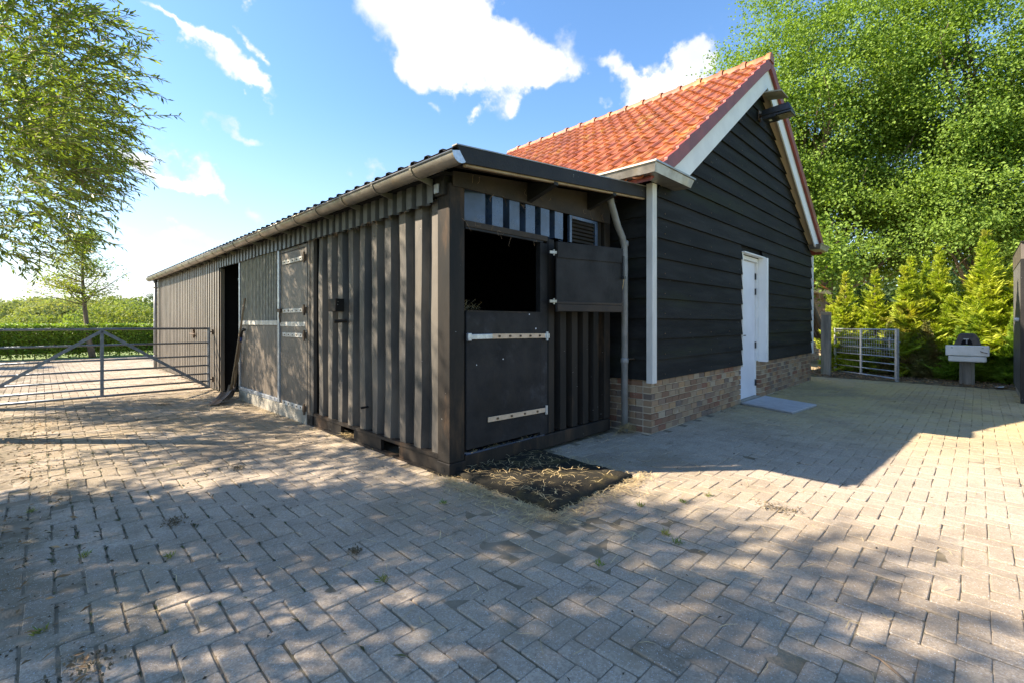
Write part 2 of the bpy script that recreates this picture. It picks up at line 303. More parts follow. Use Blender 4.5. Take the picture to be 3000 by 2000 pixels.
def thing(name, label, cat, loc=(0, 0, 0), group=None):
    # the root stays unrotated; parts are modelled in world coordinates, the inverse keeps them there
    o = bpy.data.objects.new(name, None); COL.objects.link(o); o.location = loc; o.empty_display_size = .2
    o['label'] = label; o['category'] = cat
    if group: o['group'] = group
    return o
def child(o, parent):
    """parent object o, already placed in world coordinates, to parent"""
    o.parent = parent
    w = Matrix.Translation(parent.location) if parent.parent is None else Matrix.Identity(4)
    o.matrix_parent_inverse = Matrix.Translation(-Vector(parent.location)) if parent.parent is None else Matrix.Identity(4)
    return o
def part(mb, name, m, parent, **k):
    me = mb.mesh(name, m); o = link(name, me, None, k.get('smooth', False), k.get('bevel', 0.), k.get('solid', 0.))
    return child(o, parent)
def tag(o, label, cat, group=None, kind=None):
    if label: o['label'] = label
    if cat: o['category'] = cat
    if group: o['group'] = group
    if kind: o['kind'] = kind
    return o
def struct(o): o['kind'] = 'structure'; return o

def fast_mesh(name, V, F, m, smooth=False):
    """V (n,3) float, F (k,3|4) int"""
    me = bpy.data.meshes.new(name); nv = len(V); nf, w = F.shape
    me.vertices.add(nv); me.vertices.foreach_set('co', np.ascontiguousarray(V, dtype=np.float32).ravel())
    me.loops.add(nf * w); me.loops.foreach_set('vertex_index', np.ascontiguousarray(F, dtype=np.int32).ravel())
    me.polygons.add(nf); me.polygons.foreach_set('loop_start', np.arange(0, nf * w, w, dtype=np.int32)); 
    me.polygons.foreach_set('use_smooth', np.full(nf, smooth, dtype=bool))
    me.materials.append(m); me.update(calc_edges=True); me.validate(); return me

def norm(a): return a / np.maximum(np.linalg.norm(a, axis=1, keepdims=True), 1e-9)
def leaves(P, D, Nn, L, W, fold=.12):
    """folded lozenge leaves -> V, F"""
    D = norm(D); Sd = norm(np.cross(D, Nn)); Nn = np.cross(Sd, D); n = len(P); L = np.broadcast_to(np.asarray(L, float).reshape(-1, 1), (n, 1)); W = np.broadcast_to(np.asarray(W, float).reshape(-1, 1), (n, 1))
    V = np.stack([P, P + D * L * .45 + Sd * W * .5 + Nn * W * fold, P + D * L, P + D * L * .45 - Sd * W * .5 + Nn * W * fold], 1).reshape(-1, 3)
    k = np.arange(n)[:, None] * 4; F = np.concatenate([k + [0, 1, 2], k + [0, 2, 3]], 1).reshape(-1, 3)
    return V, F
def rdir(n, z0=-1., z1=1.):
    a = rng.uniform(0, 2 * np.pi, n); z = rng.uniform(z0, z1, n); r = np.sqrt(1 - z * z); return np.stack([r * np.cos(a), r * np.sin(a), z], 1)

def G(px, py, z=0):
    """ground point seen at pixel (px, py) of the 3000 x 2000 photograph; only used to read off positions"""
    b = -(py - 946.) / 1372.5; a = (px - 1500.) / 1372.5; t = (z - CH) / b; d = FW + a * RT
    return (CX + d[0] * t, CY + d[1] * t, z)

# ------------------------------------------------------------------ ground
g = MB(); g.add([(-900, -900, -.05), (900, -900, -.05), (900, 900, -.05), (-900, 900, -.05)], [(0, 1, 2, 3)])
struct(g.build('ground', MT['grass']))
bed = MB(); bed.add([(-2.95, -7, -.019), (11.2, -7, -.019), (11.2, 6, -.019), (-2.95, 6, -.019)], [(0, 1, 2, 3)])
bed.add([(-14, 6, -.019), (2.6, 6, -.019), (2.6, 20.6, -.019), (-14, 20.6, -.019)], [(0, 1, 2, 3)])
paving = struct(bed.build('paving', MT['joint']))
# soil strips: beside the yard on the left, under the conifers on the right
def relief(name, x0, x1, y0, y1, z, amp, step, m, sc=1.):
    nx = int((x1 - x0) / step) + 2; ny = int((y1 - y0) / step) + 2
    X, Y = np.meshgrid(np.linspace(x0, x1, nx), np.linspace(y0, y1, ny), indexing='ij')
    r = np.random.default_rng(3); Z = np.full_like(X, 0.)
    for q in range(22):
        k = r.normal(size=2) * (2 + q * .9) / sc; Z += np.sin(X * k[0] + Y * k[1] + r.uniform(0, 6)) / (2 + q * .5)
    edge = np.minimum(np.minimum(X - x0, x1 - X), np.minimum(Y - y0, y1 - Y)); Z = z + amp * (Z * .35 + .5) * np.clip(edge / .25, 0, 1) - .03 * (edge < .01)
    V = np.stack([X.ravel(), Y.ravel(), Z.ravel()], 1); i = np.arange(nx - 1)[:, None] * ny + np.arange(ny - 1)[None]; i = i.ravel()
    F = np.stack([i, i + ny, i + ny + 1, i + 1], 1)
    return link(name, fast_mesh(name, V, F, m, True))
struct(relief('soil_bed', -12, -2.8, -6, 5.95, -.01, .05, .09, MT['soil']))
struct(relief('soil_path', 11.0, 14.5, -8, .2, -.012, .06, .08, MT['soil']))
struct(relief('sandy_ground', 10.3, 30, .22, 14, -.02, .05, .25, MT['sand']))
struct(relief('sandy_path', 14.52, 30, -8, .2, -.02, .05, .25, MT['sand']))

# ---- herringbone pavers
UX, UY = .1085, .1035
def ground_z(x, y): return .0035 * np.sin(x * 1.7 + .6 * y) + .003 * np.sin(y * 2.3 - x * .8 + 1) - .004
def paver_template():
    hx, hy, c, d = .1024, .0504, .0035, .05
    o = [(-hx, -hy), (hx, -hy), (hx, hy), (-hx, hy)]; i_ = [(-hx + c, -hy + c), (hx - c, -hy + c), (hx - c, hy - c), (-hx + c, hy - c)]
    # corners knocked off a little: 8-gon outline
    def oct8(hx, hy, k): return [(-hx + k, -hy), (hx - k, -hy), (hx, -hy + k), (hx, hy - k), (hx - k, hy), (-hx + k, hy), (-hx, hy - k), (-hx, -hy + k)]
    A = [(x, y, 0) for x, y in oct8(hx - c, hy - c, .006)]; B = [(x, y, -.0035) for x, y in oct8(hx, hy, .008)]; Cc = [(x, y, -d) for x, y in oct8(hx, hy, .008)]
    V = np.array(A + B + Cc, float); F = []
    F.append((0, 1, 2, 3)); F.append((0, 3, 4, 7)); F.append((4, 5, 6, 7))
    for r in (0, 8):
        for k in range(8): F.append((r + k, r + 8 + k, r + 8 + (k + 1) % 8, r + (k + 1) % 8))
    F = [tuple(reversed(f)) if q > 2 else f for q, f in enumerate(F)]
    return V, [f for f in F]
PV, PF = paver_template()
PF = np.array([f for f in PF])
# fix orientation: sides must face outwards
spots_ = []
def inside_building(x, y):
    if -.02 < x < 2.7 and -.02 < y < 14.2: return True
    if 2.62 < x < 10.2 and -.44 < y < 6: return True
    if 8.85 < x and y < -3.69: return True
    return False
for (xa, xb, ya, yb, fld) in ((-2.95, 11.2, -7, 6, 0), (-14, 2.6, 6, 20.6, 1)):
    for i in range(int(xa / UX) - 2, int(xb / UX) + 2):
        for j in range(int(ya / UY) - 2, int(yb / UY) + 2):
            k = (i + j) % 4
            if k == 0: x, y, a = (i + 1) * UX, (j + .5) * UY, 0.
            elif k == 2: x, y, a = (i + .5) * UX, (j + 1) * UY, math.pi / 2
            else: continue
            if x < xa + .02 or x > xb or y < ya or y >= yb: continue
            if inside_building(x, y): continue
            d = np.array([x - CX, y - CY]); dep = d @ FW; lat = d @ RT
            if dep < .6 or abs(lat) > 1.15 * dep + 1.6: continue
            if fld == 0 and x < -2.45 and random.random() < (-2.45 - x) * 1.2: continue
            spots_.append((x, y, a, dep, abs(lat)))
vis = sorted(spots_, key=lambda s: (s[4] > 1.1 * s[3] or s[3] * 0 + 1.31 / s[3] * 1076 > 830, s[3]))
near, rest = vis[:300], vis[300:]
pme = bpy.data.meshes.new('paver'); pme.from_pydata([tuple(v) for v in PV], [], [tuple(f) for f in PF]); pme.materials.append(MT['paver']); pme.update()
def jit(x, y, a):
    return (x + random.uniform(-.002, .002), y + random.uniform(-.002, .002), float(ground_z(x, y)) + random.gauss(0, .002), random.gauss(0, .011), random.gauss(0, .011), a + random.gauss(0, .016))
for (x, y, a, _, _) in near:
    jx, jy, jz, rx, ry, rz = jit(x, y, a)
    o = bpy.data.objects.new('paver', pme); COL.objects.link(o); o.location = (jx, jy, jz); o.rotation_euler = (rx, ry, rz); o.parent = paving
M_ = len(rest); T = np.array([jit(*s[:3]) for s in rest])
Rz = T[:, 5]; c_, s_ = np.cos(Rz), np.sin(Rz)
VV = np.empty((M_, len(PV), 3)); lx = PV[None, :, 0]; ly = PV[None, :, 1]; lz = PV[None, :, 2]
VV[:, :, 0] = T[:, 0:1] + lx * c_[:, None] - ly * s_[:, None]; VV[:, :, 1] = T[:, 1:2] + lx * s_[:, None] + ly * c_[:, None]
VV[:, :, 2] = T[:, 2:3] + lz + lx * T[:, 4:5] + ly * T[:, 3:4]
FF = (PF[None] + (np.arange(M_) * len(PV))[:, None, None]).reshape(-1, 4)
pf = link('paver_field', fast_mesh('paver_field', VV.reshape(-1, 3), FF, MT['paver'])); pf.parent = paving; pf['kind'] = 'stuff'

# sand and soil lying in the joints and drifting over the pavers
def fbm(X, Y, base, octs, seed):
    r = np.random.default_rng(seed); Z = np.zeros_like(X); amp = 1.; tot = 0.
    for o in range(octs):
        for q in range(5):
            a = r.uniform(0, 6.28); k = base * 2 ** o * r.uniform(.7, 1.3); Z += amp * np.sin(X * k * math.cos(a) + Y * k * math.sin(a) + r.uniform(0, 6.28) + 1.7 * np.sin((X * math.sin(a) - Y * math.cos(a)) * k * .53)) / 5 * 1.6
        tot += amp; amp *= .62
    return Z / tot
nx, ny = 330, 400
Xg, Yg = np.meshgrid(np.linspace(-2.95, 4.6, nx), np.linspace(-3.4, 7.6, ny), indexing='ij')
f1 = fbm(Xg, Yg, 1.3, 6, 4); f2 = fbm(Xg, Yg, 9, 3, 9)
bias = .006 * np.clip((-2.1 - Xg) / .7, 0, 1) + .0045 * np.exp(-((Xg + .3) ** 2 / 1.2 + (Yg - 5) ** 2 / 5)) + .003 * np.exp(-((Xg - .6) ** 2 + (Yg + 1.2) ** 2) / .8)
Zg = ground_z(Xg, Yg) - .0066 + .0058 * f1 + .003 * f2 + bias
Zg = np.minimum(Zg, ground_z(Xg, Yg) + .006)
i = (np.arange(nx - 1)[:, None] * ny + np.arange(ny - 1)[None]).ravel()
drift = link('sand_drift', fast_mesh('sand_drift', np.stack([Xg.ravel(), Yg.ravel(), Zg.ravel()], 1), np.stack([i, i + ny, i + ny + 1, i + 1], 1), MT['drift'], True)); drift.parent = paving; drift['kind'] = 'stuff'

# ------------------------------------------------------------------ corrugation profile helper
def corr_profile(u0, u1, pitch, depth, flat=.42, slope=.10, phase=0.):
    """list of (u, d) of a trapezoidal sheet, d = 0 outer face .. depth inwards"""
    pts = []; u = u0 + phase
    pts.append((u0, 0 if phase == 0 else depth))
    while u < u1 - 1e-6:
        for k, dd in ((flat, 0), (flat + slope, depth), (1 - slope, depth), (1, 0)):
            q = u + k * pitch
            if q >= u1: break
            pts.append((q, dd))
        u += pitch
    pts.append((u1, pts[-1][1])); return pts

# ================================================================== STABLE (container + lean-to)
st = thing('stable_block', 'long black stable made of a steel container and corrugated sheet under a lean-to roof', 'stable', (0, 0, 0))
# --- container side x=0
prof = corr_profile(.18, 2.82, .268, .07, flat=.40, slope=.09)
def side_sheet():
    mb = MB(); nz = 10; vs = []; zz = np.linspace(.16, 2.40, nz)
    for iz, z in enumerate(zz):
        for (u, d) in prof:
            dent = .004 * math.sin(u * 5.1 + z * 2.3) + .003 * math.sin(u * 11 - z * 4.1)
            if z < .6 and 0.3 < u < 2.2: dent += .018 * math.sin(u * 9.3) * (.6 - z)
            vs.append((.025 + d + dent, u + .004 * math.sin(z * 6 + u), z))
    n = len(prof)
    mb.add(vs, [(iz * n + k + 1, iz * n + k, (iz + 1) * n + k, (iz + 1) * n + k + 1) for iz in range(nz - 1) for k in range(n - 1)]); return mb
cs = part(side_sheet(), 'corrugated_side', MT['black_steel'], st)
# posts, rails, castings
mb = MB(); mb.add([(0, 0, .12), (.165, 0, .12), (.165, .03, .12), (.03, .03, .12), (.03, .17, .12), (0, .17, .12), (0, 0, 2.5), (.165, 0, 2.5), (.165, .03, 2.5), (.03, .03, 2.5), (.03, .17, 2.5), (0, .17, 2.5)],
       [(0, 1, 7, 6), (1, 2, 8, 7), (2, 3, 9, 8), (3, 4, 10, 9), (4, 5, 11, 10), (5, 0, 6, 11), (6, 7, 8, 9, 10, 11), (5, 4, 3, 2, 1, 0)])
part(mb, 'corner_post', MT['dull_steel'], st, bevel=.006)
part(MB().box(0.01, .06, 2.83, 2.93, .12, 2.40), 'corner_post', MT['black_steel'], st, bevel=.005)
part(MB().box(0.001, .06, 2.932, 2.99, .12, 2.42), 'corner_post', MT['side_door'], st, bevel=.005)
def casting(x0, x1, y0, y1, z0, z1, faces):
    mb = MB().box(x0, x1, y0, y1, z0, z1); return mb
part(MB().box(-.006, .172, -.006, .17, -.01, .118), 'corner_casting', MT['dull_steel'], st, bevel=.006)
part(MB().tube([(-.0075, .085, .055), (-.004, .085, .055)], .028, 12), 'casting_hole', MT['dark_inside'], st)  # casting is uncut; a dark disc paints the shade of each hole
part(MB().tube([(.085, -.0075, .055), (.085, -.004, .055)], .028, 12), 'casting_hole', MT['dark_inside'], st)
part(MB().box(-.006, .1, 2.83, 2.995, -.01, .13), 'corner_casting', MT['dull_steel'], st, bevel=.006)
part(MB().tube([(-.0075, 2.915, .06), (-.004, 2.915, .06)], .028, 12), 'casting_hole', MT['dark_inside'], st)
# bottom side rail with two fork pockets
mb = MB(); mb.box(.0, .05, .17, 2.83, .135, .165)
for a, b in ((.172, .81), (1.155, 1.74), (2.062, 2.828)): mb.box(.012, .05, a, b, .02, .134)
mb.box(-.004, .05, .17, 2.83, -.01, .018)
part(mb, 'bottom_rail', MT['dull_steel'], st)
part(MB().box(.2, .22, .17, 2.83, .02, .13), 'pocket_back', MT['dark_inside'], st)
# junction box + spout
jb = part(MB().box(-.085, .02, 1.99, 2.18, 1.44, 1.585), 'junction_box', MT['dull_steel'], st, bevel=.006)
part(MB().tube([(.03, 1.95, 1.335), (-.10, 1.99, 1.325)], .02, 10), 'pipe_spout', MT['dull_steel'], st)
part(MB().tube([(.03, 1.45, .42), (-.05, 1.46, .415)], .012, 8), 'pipe_stub', MT['dull_steel'], st)
# --- container short face y=0 (faces -Y)
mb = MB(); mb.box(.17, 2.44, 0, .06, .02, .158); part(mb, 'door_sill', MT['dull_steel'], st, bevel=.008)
part(MB().box(.18, 1.22, -.004, .05, .159, .17), 'sill_cap', MT['sky_sheen_steel'], st, bevel=.002)
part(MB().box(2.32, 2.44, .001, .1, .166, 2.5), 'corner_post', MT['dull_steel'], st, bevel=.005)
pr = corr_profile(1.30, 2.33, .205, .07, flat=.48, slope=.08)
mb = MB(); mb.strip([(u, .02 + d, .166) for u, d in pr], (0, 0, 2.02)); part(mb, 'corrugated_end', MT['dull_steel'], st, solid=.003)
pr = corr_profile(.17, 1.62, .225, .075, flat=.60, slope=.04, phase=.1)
mb = MB(); mb.strip([(u, .005 + d, 2.205) for u, d in pr], (0, 0, .30)); part(mb, 'corrugated_header', MT['sky_sheen_steel'], st, solid=.003)
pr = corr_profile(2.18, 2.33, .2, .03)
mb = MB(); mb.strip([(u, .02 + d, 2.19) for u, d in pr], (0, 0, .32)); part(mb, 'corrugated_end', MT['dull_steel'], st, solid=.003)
# hatch frame + lower door
mb = MB(); mb.box(.172, 1.262, -.012, .02, 2.15, 2.203); part(mb, 'hatch_head', MT['soffit'], st, bevel=.004)
part(MB().box(.172, 1.2, -.004, .03, 2.13, 2.148), 'hatch_head', MT['door_ply'], st)
part(MB().box(1.155, 1.262, -.004, .06, .166, 2.128), 'door_jamb', MT['door_ply'], st, bevel=.005)
part(MB().box(1.264, 1.296, .004, .05, .166, 2.20), 'door_jamb', MT['dark_inside'], st)
dl = part(MB().box(.176, 1.148, -.012, .018, .205, 1.418), 'lower_door', MT['door_ply'], st, bevel=.004)
part(MB().box(.178, 1.146, -.016, -.013, 1.405, 1.419), 'door_edge_strip', MT['dull_steel'], dl)
def strap(x0, z0, x1, z1, y, holes, parent, m=MT['batten'], w=.022):
    a = Vector((x0, y, z0)); b = Vector((x1, y, z1)); c = (a + b) / 2; d = b - a
    hh = part(MB().obox(c, d, (0, 1, 0), Vector((0, 1, 0)).cross(d), d.length / 2, .005, w), 'strap_hinge', m, parent)
    for k in range(holes):
        q = a + d * ((k + .6) / (holes + .3)); part(MB().obox((q.x, y - .009, q.z), (1, 0, 0), (0, 1, 0), (0, 0, 1), .009, .008, .009), 'bolt', MT['rust'], parent)
    return hh
m_tan = mat('bare_primed_strap', (.60, .44, .30), (.5, .37, .25), rough=.6, scale=12)
strap(.47, 1.188, 1.215, 1.18, -.022, 5, dl, m_tan); strap(.42, .438, 1.21, .425, -.022, 4, dl, m_tan)
part(MB().box(.19, .47, -.03, -.014, 1.165, 1.21).box(.17, .21, -.045, -.014, 1.155, 1.22), 'slide_bolt', MT['galv'], dl, bevel=.004)
part(MB().tube([(1.23, -.03, 1.13), (1.23, -.03, 1.22)], .014, 8).box(1.2, 1.27, -.03, -.008, 1.155, 1.2), 'hinge_pin', MT['galv'], dl)
part(MB().tube([(1.22, -.03, .38), (1.22, -.03, .47)], .014, 8), 'hinge_pin', MT['galv'], dl)
# open hatch leaf, swung to the right
ha = Vector((1.30, -.085, 0)); hb = Vector((2.19, -.315, 0)); hd = (hb - ha).normalized(); hn = Vector((hd.y, -hd.x, 0))
if hn.y > 0: hn = -hn
hc = (ha + hb) / 2
leafo = part(MB().obox((hc.x, hc.y, 1.785), hd, hn, (0, 0, 1), (hb - ha).length / 2, .014, .36), 'hatch_leaf', MT['door_ply'], st, bevel=.004)
for z0, z1, pr_ in ((1.98, 2.14, .012), (1.43, 1.50, .014), (1.505, 1.53, .010)):
    c = hc + hn * (.014 + pr_ / 2); part(MB().obox((c.x, c.y, (z0 + z1) / 2), hd, hn, (0, 0, 1), (hb - ha).length / 2 - .006, pr_ / 2, (z1 - z0) / 2), 'cover_strip', MT['door_ply'] if z0 > 1.9 else MT['soffit'], leafo, bevel=.002)
for z in (1.53, 2.03):
    c = ha - hd * .04 + hn * .01; part(MB().obox((c.x, c.y, z), hd, hn, (0, 0, 1), .045, .008, .014).tube([(1.28, -.08, z - .03), (1.28, -.08, z + .03)], .010, 8), 'hinge', MT['zinc'], leafo)
c = hb + hn * .03
part(MB().tube([(c.x, c.y, 1.82), (c.x, c.y, 2.06)], .011, 8).box(c.x - .02, c.x + .02, c.y - .02, c.y + .02, 1.80, 1.83), 'hatch_bolt', MT['black_plastic'], leafo)
part(MB().tube([(2.20, -.34, 1.82), (2.22, -.30, 1.66), (2.2, -.29, 1.54)], .0035, 5), 'tie_string', MT['straw'], leafo)
# louvre
lv = part(MB().box(1.64, 1.68, -.004, .03, 2.19, 2.49).box(2.12, 2.17, -.004, .03, 2.19, 2.49).box(1.681, 2.119, -.004, .03, 2.455, 2.49), 'louvre_frame', MT['sky_sheen_steel'], st, bevel=.003)
for k in range(6):
    z = 2.21 + k * .042
    part(MB().add([(1.682, 0, z), (2.118, 0, z), (2.118, .03, z + .034), (1.682, .03, z + .034), (1.682, .004, z - .004), (2.118, .004, z - .004), (2.118, .034, z + .03), (1.682, .034, z + .03)],
        [(0, 1, 2, 3), (7, 6, 5, 4), (4, 5, 1, 0), (3, 2, 6, 7), (0, 3, 7, 4), (1, 5, 6, 2)]), 'louvre_blade', MT['soffit'], lv)
part(MB().box(1.682, 2.118, .036, .05, 2.19, 2.454), 'louvre_back', MT['dark_inside'], lv)
# interior
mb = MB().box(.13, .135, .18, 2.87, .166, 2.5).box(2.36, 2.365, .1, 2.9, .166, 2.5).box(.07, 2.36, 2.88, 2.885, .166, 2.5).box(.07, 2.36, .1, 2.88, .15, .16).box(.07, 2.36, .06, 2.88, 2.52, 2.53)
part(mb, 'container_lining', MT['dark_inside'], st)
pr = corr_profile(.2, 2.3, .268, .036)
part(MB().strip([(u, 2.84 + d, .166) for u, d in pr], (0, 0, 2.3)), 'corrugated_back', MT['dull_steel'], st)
# --- gable soffit board and fascia of the lean-to front
def slope_z(x, base): return base + (x + .2) * .094
part(MB().prism([(.03, -.012, 2.475), (2.42, -.012, 2.50), (2.42, -.012, 2.84), (.03, -.012, 2.60)], (0, .02, 0)), 'gable_board', MT['soffit'], st, bevel=.003)
part(MB().prism([(-.225, -.38, 2.655), (2.64, -.38, 2.925), (2.64, -.38, 2.79), (-.13, -.38, 2.535)], (0, .022, 0)), 'fascia_board', MT['fascia'], st, bevel=.003)
part(MB().prism([(-.228, -.386, 2.661), (2.645, -.386, 2.931), (2.645, -.386, 2.922), (-.228, -.386, 2.652)], (0, .06, 0)), 'zinc_edge', MT['zinc'], st)
part(MB().prism([(-.12, -.356, 2.538), (2.63, -.356, 2.793), (2.63, -.356, 2.775), (-.12, -.356, 2.52)], (0, .03, 0)), 'soffit_batten', MT['batten'], st)
for x in (.95, 1.95):
    part(MB().prism([(x, -.357, slope_z(x, 2.655) - .13), (x, -.014, slope_z(x, 2.655) - .08), (x, -.014, slope_z(x, 2.655) - .26), (x, -.357, slope_z(x, 2.655) - .16)], (.06, 0, 0)), 'rafter_tail', MT['fascia'], st)
part(MB().prism([(-.21, -.355, 2.62), (2.64, -.355, 2.888), (2.64, -.355, 2.872), (-.21, -.355, 2.604)], (0, .34, 0)), 'soffit_panel', MT['soffit'], st)
# --- roof sheets (top surface with ribs running down the slope)
pr = corr_profile(-.37, 14.2, .2, -.02, flat=.68, slope=.05)
mb = MB(); mb.strip([(-.24, u, 2.638 - d) for u, d in pr], (2.88, 0, .271)); part(mb, 'roof_sheet', MT['fascia'], st, solid=.003)
part(MB().prism([(-.1, -.01, 2.57), (2.6, -.01, 2.82), (2.6, -.01, 2.8), (-.1, -.01, 2.55)], (0, 14.1, 0)), 'roof_deck', MT['dark_inside'], st)
# far end + back wall, so the place is closed
part(MB().prism([(.02, 14.0, 0), (2.6, 14.0, 0), (2.6, 14.0, 2.78), (.02, 14.0, 2.52)], (0, .05, 0)), 'end_wall', MT['corr'], st)
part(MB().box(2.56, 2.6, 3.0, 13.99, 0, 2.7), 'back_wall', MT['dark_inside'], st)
# --- header strip of trapezoid sheet above container, doors and opening
pr = corr_profile(.19, 7.24, .166, .042, flat=.50, slope=.05)
mb = MB(); mb.strip([(-.035 + d, u, 2.352 + .006 * math.sin(u * 3)) for u, d in pr], (0, 0, .25)); part(mb, 'header_sheet', MT['strip_steel'], st, solid=.003)
part(MB().box(.03, .06, .17, 7.24, 2.405, 2.56), 'wall_plate', MT['dark_inside'], st)
part(MB().box(-.03, .06, .04, .172, 2.40, 2.60), 'corner_block', MT['fascia'], st, bevel=.004)
part(MB().box(-.045, -.031, .10, .165, 2.42, 2.50), 'bracket', MT['galv'], st, bevel=.003)
# --- side door
part(MB().box(-.004, .05, 2.995, 3.058, .14, 2.345), 'door_jamb', MT['side_door'], st, bevel=.004)
sd = part(MB().box(.004, .04, 3.066, 3.965, .175, 2.30), 'side_door', MT['side_door'], st, bevel=.004)
def yplate(y0, y1, z0, z1, x=-.012, holes=5, parent=None):
    o = part(MB().box(x, x + .012, y0, y1, z0, z1), 'strap_hinge', MT['white_metal'], parent, bevel=.002)
    for k in range(holes):
        yy = y0 + (y1 - y0) * (k + .7) / (holes + .4); part(MB().box(x - .008, x, yy - .008, yy + .008, (z0 + z1) / 2 - .008, (z0 + z1) / 2 + .008), 'bolt', MT['rust'], parent)
for z in (2.16, 1.475, 1.145, .195):
    yplate(3.09, 3.86, z - .028, z + .028, parent=sd)
    part(MB().box(-.03, 0.0, 3.02, 3.09, z - .04, z + .04).tube([(-.03, 3.03, z - .07), (-.03, 3.03, z + .07)], .014, 8), 'hinge', MT['rust'], sd)
part(MB().box(-.006, .003, 3.07, 3.962, 1.262, 1.322), 'cover_strip', MT['white_metal'], sd)
part(MB().box(-.035, -.002, 3.88, 4.0, 1.46, 1.51).tube([(-.03, 3.89, 1.5), (-.045, 3.885, 1.4), (-.03, 3.88, 1.31)], .01, 8), 'door_latch', MT['rust'], sd)
part(MB().box(.0, .05, 3.06, 3.97, 2.305, 2.345), 'door_head', MT['side_door'], st, bevel=.003)
# --- galvanised panel 4.0 - 5.9
for y in (3.975, 5.865): part(MB().box(-.02, .03, y, y + .055, .17, 2.35), 'panel_post', MT['galv'], st, bevel=.004)
part(MB().box(-.022, .032, 4.037, 5.863, 1.275, 1.345), 'panel_rail', MT['white_metal'], st, bevel=.004)
part(MB().box(-.022, .032, 4.037, 5.863, .17, .225), 'panel_rail', MT['galv'], st, bevel=.004)
m_bar = mat('dull_zinc_bar', (.42, .41, .36), (.3, .29, .26), rough=.5, metal=.4, scale=10)
for k in range(26):
    y = 4.07 + k * 1.77 / 25.5
    part(MB().tube([(.0, y, 1.347), (.0, y, 2.36)], .0105, 8, cap=False), 'grille_bar', m_bar, st, smooth=True)
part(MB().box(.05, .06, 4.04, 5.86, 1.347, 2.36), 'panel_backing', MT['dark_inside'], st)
m_plank = mat('grey_brown_plank', (.14, .115, .09), (.10, .082, .065), rough=.5, spec=.5, scale=4, stretch=(1, 1, .15), detail=9, rnd=.1, bump=.2, bscale=30)
for k in range(13):
    y0 = 4.04 + k * .1402; part(MB().box(.0 + random.uniform(0, .003), .03, y0, y0 + .1365, .228, 1.272), 'plank', m_plank, st, bevel=.003)
part(MB().box(-.015, .08, 2.998, 5.93, -.02, .168), 'foundation', MT['concrete'], st, bevel=.01)
# --- opening 5.93 - 7.18, dark inside
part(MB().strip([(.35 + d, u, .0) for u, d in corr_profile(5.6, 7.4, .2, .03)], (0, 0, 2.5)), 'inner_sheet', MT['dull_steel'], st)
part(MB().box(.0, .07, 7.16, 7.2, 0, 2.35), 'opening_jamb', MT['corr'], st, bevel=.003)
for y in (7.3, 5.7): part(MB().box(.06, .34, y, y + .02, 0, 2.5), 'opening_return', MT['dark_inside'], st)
# --- corrugated wall 7.2 - 14
pr = corr_profile(7.2, 14.0, .185, .05, flat=.52, slope=.05)
part(MB().strip([(-.02 + d, u, .02) for u, d in pr], (0, 0, 2.52)), 'corrugated_wall', MT['corr'], st, solid=.003)
part(MB().box(.03, .05, 7.2, 14.0, 2.3, 2.56), 'wall_plate', MT['dark_inside'], st)
part(MB().box(-.06, -.02, 9.2, 9.26, .98, 1.16).tube([(-.06, 9.0, 1.06), (-.06, 9.5, 1.07)], .012, 8).tube([(-.06, 9.1, 1.0), (-.06, 9.1, 1.12)], .012, 8), 'wall_latch', MT['rust'], st)
# --- gutter
GX, GZ, GR = -.185, 2.602, .078
def gutter(x, z, r, y0, y1, n=14):
    outer = [(x + r * math.cos(math.pi + math.pi * k / n), z + r * math.sin(math.pi + math.pi * k / n)) for k in range(n + 1)]
    inner = [(x + (r - .004) * math.cos(2 * math.pi - math.pi * k / n), z + (r - .004) * math.sin(2 * math.pi - math.pi * k / n)) for k in range(n + 1)]
    ring = outer + inner; mb = MB(); N_ = len(ring)
    mb.add([(a, y0, b) for a, b in ring] + [(a, y1, b) for a, b in ring], [((k + 1) % N_, k, N_ + k, N_ + (k + 1) % N_) for k in range(N_)]); return mb, outer
mb, outer = gutter(GX, GZ, GR, -.375, 14.15)
gt = part(mb, 'gutter', MT['zinc'], st, smooth=True)
part(MB().tube([(GX - GR, -.375, GZ), (GX - GR, 14.15, GZ)], .010, 8), 'gutter_bead', MT['zinc'], gt, smooth=True)
part(MB().prism([(a, -.379, b) for a, b in outer] + [(GX + GR + .0, -.379, GZ + .035), (GX - .03, -.379, GZ + .012)], (0, .003, 0)), 'gutter_end', MT['galv'], gt)
part(MB().prism([(a, 14.152, b) for a, b in outer], (0, .003, 0)), 'gutter_end', MT['galv'], gt)
y = .19
while y < 14.1:
    mb = MB(); pts = [(GX + (GR + .006) * math.cos(math.pi + math.pi * k / 12), y, GZ + (GR + .006) * math.sin(math.pi + math.pi * k / 12)) for k in range(13)]
    pts = [(GX - GR - .008, y, GZ + .016)] + pts + [(GX + GR + .03, y, GZ + .005)]
    vs = []; 
    for p in pts: vs += [(p[0], y - .014, p[2]), (p[0], y + .014, p[2])]
    mb.add(vs, [(2 * k, 2 * k + 1, 2 * k + 3, 2 * k + 2) for k in range(len(pts) - 1)])
    mb.prism([(GX + .01, y, GZ - GR - .004), (GX + GR + .06, y, GZ - .11), (GX + GR + .06, y, GZ - .02), (GX + GR, y, GZ - .005)], (0, .006, 0))
    part(mb, 'gutter_bracket', MT['zinc'], gt, solid=.004); y += .645
part(MB().tube([(-.115, 13.62, 2.53), (-.115, 13.62, .02)], .042, 14), 'downpipe', MT['pipe'], st, smooth=True)
for z in (.35, 1.35, 2.3): part(MB().tube([(-.115, 13.62, z), (-.115, 13.62, z + .04)], .048, 14), 'pipe_collar', MT['pipe'], st, smooth=True)
